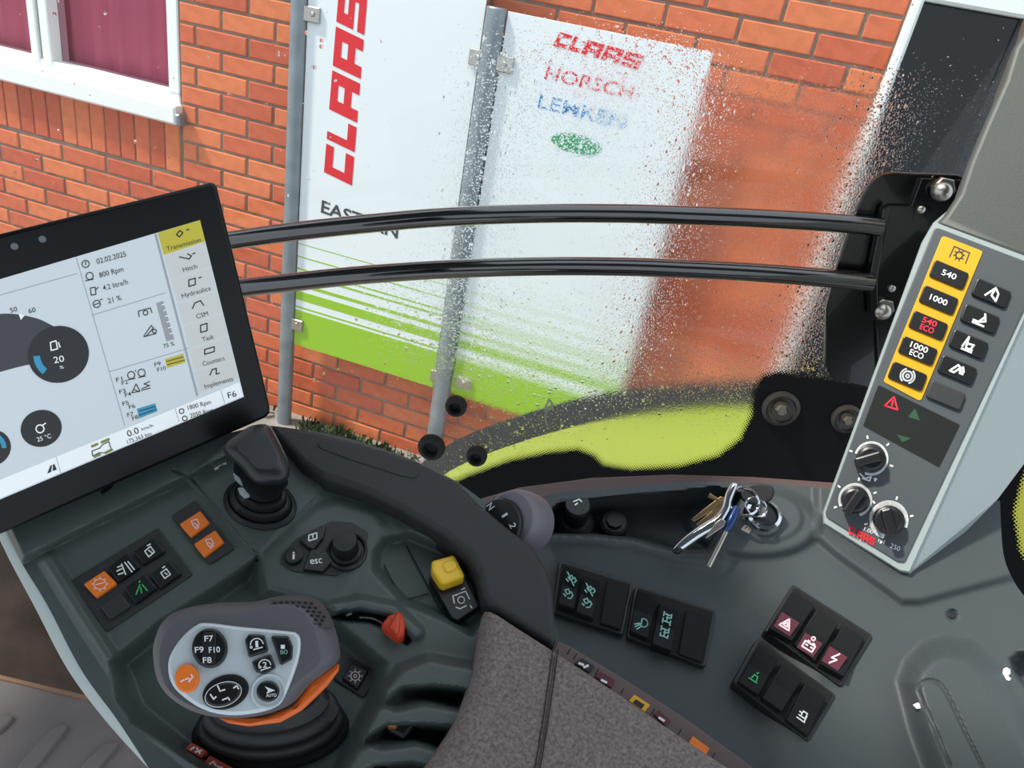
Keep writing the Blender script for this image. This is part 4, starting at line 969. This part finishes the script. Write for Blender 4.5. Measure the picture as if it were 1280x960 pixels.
RICO = {'mist': [[(-7, -7), (5, 7)], [(-4, 0), (0, -4), (3, -1), (-1, 2), (-4, 0)], [(4, -3), (7, 0), (5, 3)], [(-6, 3), (-3, 5)]],
        'mist2': [[(-5, -3), (-1, -6), (2, -2), (-2, 1), (-5, -3)], [(3, -4), (6, -1), (4, 4), (0, 5)], [(-6, 2), (-3, 4)]],
        'lamp': [circ(3, -2, 5, -120, 150), [(0, -6), (0, 3)], [(-2, 0), (-8, 3)], [(-2, 2), (-7, 6)], [(0, 4), (-4, 8)]],
        'axle': [[(-5, -7), (-5, -1)], [(5, -7), (5, -1)], [(-5, -4), (5, -4)], [(0, -4), (0, 5)], [(-5, 2), (-5, 8)], [(5, 2), (5, 8)], [(-5, 5), (5, 5)], [(-1, 0), (4, -1)]],
        'hazard': [[(-8, 6), (8, 6), (0, -8), (-8, 6)], [(-3.5, 3), (3.5, 3), (0, -3), (-3.5, 3)]],
        'battery': [[(-8, -2), (8, -2), (8, 7), (-8, 7), (-8, -2)], [(-5, 2), (-2, 2)], [(3, 2), (6, 2)], [(-5, -4), (-2, -4)], [(3, -4), (6, -4)], circ(0, -10, 2.5, n=10)],
        'bolt': [[(3, -9), (-4, 1), (4, 0), (-3, 9)]], 'beacon': [[(-6, 4), (6, 4)], [(-3, 2), (-2, -3), (3, -3), (4, 2)], [(0, -6), (1, -8)]],
        'tractor': [[(-6, 6), (6, 6)], [(-5, 2), (5, 2)], [(-2, 2), (-2, -5), (4, -5), (4, 2)], [(-6, -2), (-2, -2)], [(5, 6), (5, -2)]]}
bank([(699, 700), (792, 729), (779, 794), (690, 764)], 'bank of two green marked rockers and a blank cover beside the armrest rim',
     [([(706, 704), (727, 713), (718, 763), (697, 756)], 'mid', [('mist', .27, 'printt'), ('mist2', .68, 'printt')]), ([(729, 717), (752, 725), (742, 775), (719, 766)], 'mid', [('mist', .30, 'printt'), ('mist2', .68, 'printt')]), ([(758, 723), (788, 733), (776, 789), (749, 780)], 'blank', [])])
bank([(794, 731), (896, 764), (882, 834), (783, 796)], 'bank with work lamp and axle lock rockers and a blank cover, right of another bank',
     [([(797, 735), (824, 744), (810, 800), (786, 790)], 'down', [('lamp', .74, 'printt')]), ([(824, 751), (850, 761), (840, 816), (814, 806)], 'mid', [('axle', .28, 'printt'), ('axle', .64, 'printt')]), ([(857, 761), (888, 771), (877, 830), (847, 819)], 'blank', [])])
bank([(991, 730), (1092, 794), (1052, 859), (956, 788)], 'bank of three rockers with wine red hazard, battery and flash fields',
     [([(992, 738), (1021, 756), (990, 803), (960, 786)], 'up', []), ([(1022, 758), (1050, 779), (1019, 829), (991, 806)], 'down', []), ([(1054, 778), (1083, 797), (1055, 848), (1024, 831)], 'up', [])], .007)
bank([(947, 797), (1046, 869), (1011, 928), (916, 853)], 'lower bank of black rockers with green beacon and pale tractor symbols',
     [([(949, 806), (975, 823), (948, 871), (921, 853)], 'down', [('beacon', .70, 'printg')]), ([(978, 828), (1006, 847), (977, 891), (951, 873)], 'mid', []), ([(1007, 850), (1035, 870), (1009, 922), (981, 901)], 'down', [('tractor', .68, 'print')])], .006)
RB = [o for o in COL.objects if o.name.startswith('rocker_switch') and o.parent.name == 'switch_bank.002']
def field(o, c, ty, h):
    c = np.array(c, float); ux = np.array([.85, .53]); uy = np.array([-.53, .85])
    obj('red_field', fillpx(PS, [tuple(c + ux*x + uy*y) for x, y in ((-13, -10), (13, -10), (12, 11), (-12, 11))], h), M['wine'], o, smooth=0)
    obj('symbol', stroke(PS, [[tuple(c + ux*x*.9 + uy*y*.9) for x, y in l] for l in RICO[ty]], 2.0, h+.0004), M['printp'], o, smooth=0)
field(RB[0], (983, 780), 'hazard', .0130); field(RB[1], (1012, 806), 'battery', .0100); field(RB[2], (1043, 823), 'bolt', .0130)

# ------------------------------------------------------------------ touch screen terminal
nm = -ray(140, 430)/np.linalg.norm(ray(140, 430))*.72 + np.array([.71, -.70, .074])*.28
PM = Pl(258, 275, .62, nm)
TM = root('terminal_screen', PM.at(100, 640, -.02), 'large black framed touch screen terminal showing engine data and menus', 'monitor')
bz = [(-130, 324), (255, 230), (266, 227), (272, 233), (338, 508), (338, 517), (332, 523), (-130, 726)]
obj('bezel', slab(PM, bz, -.022, .0, .003, .004, 3), M['bezel'], TM)
obj('rear_housing', slab(PM, [(-130, 350), (230, 262), (290, 500), (-130, 690)], -.05, -.02, .006, .01), M['dark'], TM)
SCm = mat('screen_lit', '#bdc6ca', .25, emit=.40)
scr = obj('screen', slab(PM, [(-118, 384), (250, 275), (305, 496), (-118, 674)], -.001, .0006, 0), SCm, TM, smooth=0)
for x, y in ((18, 308), (53, 299)): obj('sensor_dot', disc(PM, x, y, 4.2, -.0005, .0005, 0, 18), mat('sensor', '#6b7076', .3), TM)
hu = .0007
E_ = lambda nme, c, s=.40: mat('screen_'+nme, c, .3, emit=s)
sw, sg, sdk, sy, sbl, sbk, sln = E_('white', '#dfe5e6'), E_('grey', '#b9bcba'), E_('dark', '#33343a', .5), E_('olive', '#b0a636'), E_('blue', '#2f86a8'), E_('black', '#1d1e20', .4), E_('line', '#8c959d')
def ui(name, vf, mt): return obj(name, vf, mt, scr, smooth=0)
Lm = [(197, 291), (205, 320), (214, 351), (222, 380), (229, 408), (236, 437), (243, 465), (249, 492)]
Rm = [(250, 275), (257, 303), (264, 334), (271, 363), (279, 392), (286, 421), (293, 450), (299, 474)]
MI = [[(0, -4), (4, 0), (0, 4), (-4, 0), (0, -4)], [(-8, -3), (4, 3), (7, 0), (2, -4)], [(-4, -3), (-4, 5), (4, 5), (4, -3), (-4, -3)], [(-7, 3), (-4, -3), (3, -4), (7, 3)], [(-4, -4), (4, -4), (4, 5), (-4, 5), (-4, -4)], [(-6, -3), (6, -3), (6, 3), (-6, 3), (-6, -3)], [(-6, 2), (-3, -4), (2, -4), (2, 3), (6, 3)]]
for i, nme in enumerate(('Transmission', 'Hitch', 'Hydraulics', 'CSM', 'Task', 'Counters', 'Implements')):
    q = [Lm[i], Rm[i], (Rm[i+1][0]-.3, Rm[i+1][1]-1.2), (Lm[i+1][0]-.3, Lm[i+1][1]-1.2)]
    ui('menu_tile', fillpx(PM, q, hu), sy if i == 0 else sg)
    c = np.mean(q, 0); ln = {12: 44, 5: 18, 10: 37, 3: 15, 4: 15, 8: 28}[len(nme)]
    ui('menu_lettering', txt(PM, nme, c[0]+2.5, c[1]+8.5, 1, -.28, ln, 5.6, hu+.0003), sbk)
    ui('menu_symbol', stroke(PM, [[(c[0]-2.5+x*1.0, c[1]-4.5+y-.28*x) for x, y in l] for l in [MI[i]]] + ([[(c[0]+6, c[1]-9), (c[0]+9, c[1]-10)]] if i < 3 else []), 1.5, hu+.0003), sbk)
ui('menu_edge', stroke(PM, [[(194.5, 293), (246.5, 494)]], 3., hu), sln)
ui('status_bar', fillpx(PM, [(-118, 648), (299, 478), (304, 495), (-118, 672)], hu), sw)
ui('status_lines', stroke(PM, [[(219, 511), (224, 527)], [(70, 571), (76, 591)], [(276, 488), (281, 504)]], .8, hu+.0003), sln)
ui('panel_lines', stroke(PM, [[(95, 321), (156, 532)], [(-100, 397), (96, 342)], [(115, 394), (207, 366)], [(136, 465), (236, 435)]], 1.1, hu), sln)
for s_, x, y, ln, cp in (('02.02.2025', 139, 322, 38, 6.5), ('800 Rpm', 139, 340, 31, 6.5), ('4.2 litre/h', 144, 356, 32, 6.5), ('21 %', 143, 374, 17, 6.5), ('75 %', 211, 431, 14, 5), ('0.0', 166, 540, 15, 8), ('km/h', 184, 534, 15, 4), ('175.363 km', 174, 547, 32, 5), ('1800 Rpm', 249, 506, 30, 5.5), ('2050 Rpm', 252, 516, 30, 5.5), ('F6', 290, 493, 11, 7.5),
                         ('50', 17, 387, 9, 6), ('60', 40, 388, 9, 6), ('F1', 149, 474, 8, 5), ('F2', 156, 478, 8, 5), ('F3', 153, 489, 8, 5), ('F4', 160, 493, 8, 5), ('F5', 157, 504, 8, 5), ('F6', 165, 508, 8, 5), ('F7', 163, 518, 8, 5), ('F8', 169, 522, 8, 5), ('F9', 197, 455, 8, 5), ('F10', 202, 461, 11, 5)):
    ui('screen_lettering', txt(PM, s_, x, y, 1, -.27 if y < 520 else -.36, ln, cp, hu+.0004, .004), sbk)
for x, y, ls in ((107, 330, [circ(0, 0, 4.5, n=14), [(0, -3), (0, 1)]]), (112, 346, [circ(0, -1, 4.5, n=14), [(-5, 5), (5, 3)]]), (117, 364, [[(-4, -4), (2, -5), (3, 4), (-3, 5), (-4, -4)], [(3, -2), (6, -5)]]), (121, 380, [circ(0, 0, 4.5, n=14), [(-3, 1), (3, -1)], [(4, -5), (7, -6)]]),
                 (182, 391, [[(-8, 5), (-9, -2), (6, -6), (8, 0)], circ(0, 0, 3, n=10)]), (186, 414, [[(-6, 6), (3, -7), (6, -4), (-3, 6)], [(-6, 7), (9, 3)], circ(7, 0, 2.5, n=8)]),
                 (164, 469, [circ(0, 0, 4.5, n=12), [(-4, 6), (5, 4)], [(5, -6), (6, -5)]]), (177, 466, [circ(0, 0, 4.5, n=12), [(-4, 6), (5, 4)]]), (170, 486, [[(-5, 5), (0, -6), (5, 3), (-5, 5)], [(-2, 1), (4, 4)]]), (182, 482, [[(-5, 4), (5, 0), (-2, -2), (5, -5)], [(-5, 6), (6, 3)]]),
                 (128, 561, [[(-13, 3), (-12, 9), (-4, 5), (3, 5), (11, 1), (8, -9), (0, -5), (-3, -1), (-13, 3)]]), (227, 514, [circ(0, 0, 3, n=10)]), (231, 523, [circ(0, 0, 3, n=10)])):
    ui('screen_symbol', stroke(PM, [[(x+a, y+b) for a, b in l] for l in ls], 1.2, hu+.0004), sbk)
ui('wheel_marks', stroke(PM, [[(115, 558), (122, 555)], [(118, 571), (125, 568)], [(127, 553), (136, 549)], [(132, 566), (140, 562)]], 3.2, hu+.0005), E_('moss', '#6f7a3c'))
ui('road_symbol', join([fillpx(PM, [(59, 592), (63, 582), (65, 581), (64, 590)], hu+.0004), fillpx(PM, [(66, 581), (68, 580), (71, 587), (66, 589)], hu+.0004)]), sbk)
ui('load_bar', fillpx(PM, [(195, 379), (204, 376), (218, 424), (208, 427)], hu), E_('barline', '#85888c', .5))
ui('load_scale', stroke(PM, [[(206+i*2.1, 380+i*7.2), (202+i*2.1, 381.2+i*7.2)] for i in range(6)], 1, hu+.0004), sw)
ui('key_field', fillpx(PM, [(206, 449), (229, 442), (232, 453), (209, 460)], hu), sy)
ui('key_field', fillpx(PM, [(171, 511), (194, 504), (197, 514), (174, 523)], hu), sbl)
ui('field_marks', stroke(PM, [[(208, 452), (229, 446)], [(209, 456), (231, 450)]], 1, hu+.0004), sbk)
ui('field_marks', stroke(PM, [[(174, 514), (194, 508)], [(174, 519), (195, 512)]], 1, hu+.0004), sbk)
ui('gauge_arc', fillpx(PM, smooth_px([(-90, 420), (-50, 402), (-20, 395), (8, 392), (34, 395), (58, 403), (78, 420), (62, 452), (35, 456), (0, 465), (-50, 480), (-90, 492)], 60), hu), sdk)
ui('gauge_needle', fillpx(PM, [(23, 392), (31, 394), (26, 400)], hu+.0003), sw)
def dialg(x, y, rx, ry, hh): return ui('gauge_dial', fillpx(PM, circ(x, y, ry, 0, 351, 39, rx, -16), hh), sbk)
dialg(73, 443, 38.5, 35.5, hu+.0004); dialg(51.5, 535.5, 26, 23, hu+.0002); dialg(-12, 560, 26, 23, hu+.0002)
def arcseg(x, y, r0, r1, a0, a1): return join([fillpx(PM, circ(x, y, r1, a0, a1, 10) + circ(x, y, r0, a1, a0, 10), hu+.0007)])
ui('gauge_segment', arcseg(73, 443, 23, 31.5, 128, 176), sbl); ui('gauge_segment', arcseg(-12, 560, 14, 20, -60, 0), sbl)
ui('dial_lettering', join([txt(PM, '20', 73.5, 449, 1, -.2, 13, 8, hu+.0008), txt(PM, '%', 77, 459, 1, -.2, 5, 4, hu+.0008), txt(PM, '25 \u00b0C', 55, 547, 1, -.3, 18, 5.5, hu+.0008)]), sw)
ui('dial_symbol', stroke(PM, [[(64, 438), (63, 428), (70, 426), (72, 436), (64, 438)], [(73, 428), (75, 434)]] + [circ(50, 536, 5, n=12), [(54, 531), (57, 529)]], 1.5, hu+.0008), sw)
# arm that carries the terminal
obj('mount_arm', tube([PM.at(120, 600, -.03), PM.at(140, 622, -.05)], [.016, .016], 14), M['dark'], TM)

# ------------------------------------------------------------------ drive joystick
hW = -.030
JS = root('drive_joystick', PC.at(335, 915, hW), 'large grey joystick with silver button plate and orange trim on rubber bellows', 'joystick')
nJ = -ray(310, 825)/np.linalg.norm(ray(310, 825))*.8 + PC.n*.2
PJ = Pl(310, 825, .485, nJ)
br = []
for cx, cy, rx, ry, h in ((338, 916, 99, 50, hW-.002), (338, 914, 99, 50, hW+.005), (338, 913, 94, 46, hW+.008), (338, 909, 90, 43, hW+.007), (338, 905, 93, 46, hW+.014), (338, 903, 93, 45, hW+.018), (338, 899, 86, 41, hW+.021), (338, 896, 83, 39, hW+.020), (338, 892, 86, 42, hW+.027), (338, 890, 86, 41, hW+.031), (338, 884, 77, 36, hW+.034), (336, 882, 75, 35, hW+.034), (336, 878, 76, 37, hW+.041), (335, 870, 66, 30, hW+.046)):
    br.append(ell(PC, cx, cy, rx, ry, -6, h, 56))
br2 = [[PJ.at(*q, -.042) for q in circ(322, 850, 34, 0, 360*55/56, 55, 52, -6)]]
obj('bellows', rings(br), M['bellow'], JS, smooth=60)
obj('stem', rings([ell(PC, 335, 872, 60, 28, -6, hW+.04, 56)] + br2), M['dark'], JS, smooth=60)
hdp = [(191, 816), (195, 794), (205, 775), (226, 762), (268, 754), (318, 752), (343, 746), (377, 744), (401, 753), (414, 773), (423, 801), (424, 825), (405, 842), (387, 856), (366, 879), (333, 893), (294, 898), (252, 893), (219, 877), (198, 853)]
obj('grip_body', loft(PJ, [(scl(hdp, .62, 8, -2), -.045), (scl(hdp, .86, 3, 0), -.034), (scl(hdp, .97), -.022), (hdp, -.010), (scl(hdp, .99), -.002), (scl(hdp, .965, -2, 1), .005), (scl(hdp, .92, -5, 2), .0105), (scl(hdp, .86, -9, 5), .0125)], 72), M['head'], JS, smooth=70)
plt_ = [(209.5, 829), (215, 813), (228, 795), (245, 781), (259, 778), (302, 783), (361, 788.5), (371, 791), (376, 799), (375, 818), (368, 842), (356, 871), (346, 883), (322, 891), (286, 894), (252, 886), (224, 867), (212, 850)]
obj('silver_plate', slab(PJ, [tuple(p) for p in smooth_px(plt_, 90)], .004, .0145, .0022, 0, 3), M['silver'], JS, smooth=50)
org = [(270, 896), (300, 900), (333, 895), (366, 882), (376, 869), (388, 852), (425, 828), (424, 838), (410, 857), (399, 868), (378, 888), (351, 903), (311, 908), (285, 904)]
obj('orange_trim', slab(PJ, org, -.030, -.0075, .003, .002, 3), M['orangep'], JS)
obj('orange_mark', fillpx(PJ, [(252, 762), (262, 757), (271, 757), (266, 761), (256, 764)], .0035), M['orangep'], JS, smooth=0)
gp = [(317, 776), (329, 757), (345, 747), (377, 744.5), (400, 753), (414, 772), (414, 785), (368, 781), (321, 782)]
gr = obj('grille_pad', loft(PJ, [(scl(gp, .96), -.012), (gp, -.002), (scl(gp, .97), .008), (scl(gp, .88, 0, 1), .0115)], 60), M['grille'], JS, smooth=60)
hl = []
for r in range(8):
    for c_ in range(13):
        x = 324 + c_*7.6 + r*2.4; y = 779 - r*5.2 + ((x-362)/50)**2*(2 + r*.55)
        if sdist(scl(gp, .90, 0, 0), np.array([x]), np.array([y]))[0] > 1.5:
            hl.append(fillpx(PJ, [(x-2.3, y-1.5), (x+2.1, y-1.2), (x+2.5, y+1.5), (x-1.9, y+1.2)], .0119 if sdist(scl(gp, .86, 0, 1), np.array([x]), np.array([y]))[0] > 0 else .0108))
obj('grille_holes', join(hl), M['hole'], gr, smooth=0, kind='stuff')
hj = .0145
def jb(px, mt, name='button', h1=.0035, b=.0012, r=.0015): return obj(name, slab(PJ, px, hj-.003, hj+h1, b, r), mt, JS)
def jtext(par, s_, x, y, ln, cp, h, mt='print'): obj('lettering', txt(PJ, s_, x, y, 1, -.06, ln, cp, h, .012), M[mt], par, smooth=0)
fp = obj('function_pad', slab(PJ, circ(262, 810, 25, 0, 351, 39, 22.5), hj-.003, hj+.004, .0015), M['keys'], JS)
obj('pad_cross', join([slab(PJ, [(253, 790), (270, 790), (270, 830), (253, 830)], hj+.0035, hj+.0052, .0006, .002), ]), M['dark'], fp)
for s_, x, y, ln in (('F7', 261, 798, 11), ('F9', 249, 812, 11), ('F10', 268, 812, 14), ('F8', 259, 825, 11)): jtext(fp, s_, x, y, ln, 7.2, hj+.0055)
ob_ = jb(circ(233.5, 848, 18, 0, 351, 39, 15.5), M['orange'], h1=.003)
obj('symbol', stroke(PJ, [[(226, 852), (230, 850)], [(232, 849), (236, 848)], [(239, 843), (241, 846), (236, 852)]], 2.2, hj+.0033), M['printp'], ob_, smooth=0)
ov = obj('rocker_pad', slab(PJ, circ(282, 865, 21, 0, 351, 39, 30, -20), hj-.003, hj+.002, .001), M['hole'], JS)
ov2 = obj('pad_face', slab(PJ, circ(279, 868, 15.5, 0, 351, 39, 24.5, -20), hj+.001, hj+.005, .0018), M['keys'], ov)
obj('pad_rim', stroke(PJ, [circ(279, 868, 14.5, 0, 360, 40, 23.5, -20)], 1.1, hj+.0045), M['print'], ov, smooth=0)
obj('symbol', stroke(PJ, [[(263, 868), (267, 874), (270, 871)], [(272, 857), (275, 864), (281, 862)], [(292, 860), (296, 857), (298, 861)], [(278, 875), (285, 872), (287, 875)]], 1.8, hj+.0054), M['print'], ov, smooth=0)
au = jb(circ(335, 864, 13.2, 0, 351, 39, 14.5), M['keys'], h1=.0025)
obj('button_dish', lathe(PJ, 335, 864, hj, [(20*PJ.m_per_px(335, 864), hj-.002), (19.5*PJ.m_per_px(335, 864), hj+.0012), (15*PJ.m_per_px(335, 864), hj-.0002)], 36), M['silver'], JS)
obj('symbol', fillpx(PJ, [(331, 858), (344, 863), (333, 867), (335, 863)], hj+.003), M['print'], au, smooth=0); jtext(au, 'AUTO', 339, 869, 13, 4, hj+.003)
kk = jb([(306, 800), (311, 792.5), (331, 793.5), (336, 814), (311, 822)], M['keys']); jtext(kk, '1', 321, 805, 3.5, 8, hj+.0039)
obj('symbol', stroke(PJ, [circ(321, 806, 8, 180, 350, 14), [(317, 812), (328, 809)], circ(314, 809, 1.2, n=6)], 1.4, hj+.0039), M['print'], kk, smooth=0)
kk = jb([(314, 827), (338.5, 817), (345.5, 835), (330, 843), (320, 840)], M['keys']); jtext(kk, '2', 331, 831, 5.5, 7, hj+.0039)
obj('symbol', stroke(PJ, [circ(331, 832, 7.5, 180, 350, 14), [(326, 838), (338, 834)], circ(325, 834, 1.2, n=6)], 1.4, hj+.0039), M['print'], kk, smooth=0)
kk = jb([(338, 794), (361, 795), (366.5, 808), (365.5, 824), (351, 832)], M['keys'])
obj('symbol', fillpx(PJ, [(351, 806), (356, 806), (356, 811), (351, 811)], hj+.0039), M['print'], kk, smooth=0); jtext(kk, 'ISO', 355, 815, 9, 5, hj+.0039, 'printt')

# ------------------------------------------------------------------ cab floor and footwell at lower left
PFl = Pl(60, 900, 1.02, (0, -.05, 1.0))
FL = tag(obj('floor', slab(PFl, [(-160, 820), (0, 845), (95, 868), (260, 905), (330, 1010), (-160, 1010)], -.03, 0, .004), M['floor']), 'grey ribbed rubber cab floor mat beside the armrest console', kind='structure')
for q in ([(-30, 925), (0, 914), (19, 895), (10, 892), (-30, 892)], [(16, 962), (43, 961), (86, 908), (83, 904), (72, 905), (60, 914)], [(95, 962), (121, 962), (150, 928), (142, 925), (128, 930)]):
    obj('mat_rib', slab(PFl, q, -.002, .006, .003, .01), M['floor'], FL)
obj('mat_edge', slab(PFl, [(-160, 817), (0, 843), (97, 866), (262, 903), (262, 907), (96, 871), (0, 848), (-160, 823)], -.004, .004, .001), mat('edge_highlight', '#8a6a52', .6), FL)  # highlight along the mat edge put into its brown colour
PFw = Pl(40, 780, 1.12, (.1, -.9, .35))
tag(obj('wall_footwell', slab(PFw, [(-200, 560), (240, 560), (300, 920), (-200, 850)], -.03, 0, .003), M['brown']), 'worn dark brown footwell panel left of the armrest console', kind='structure')
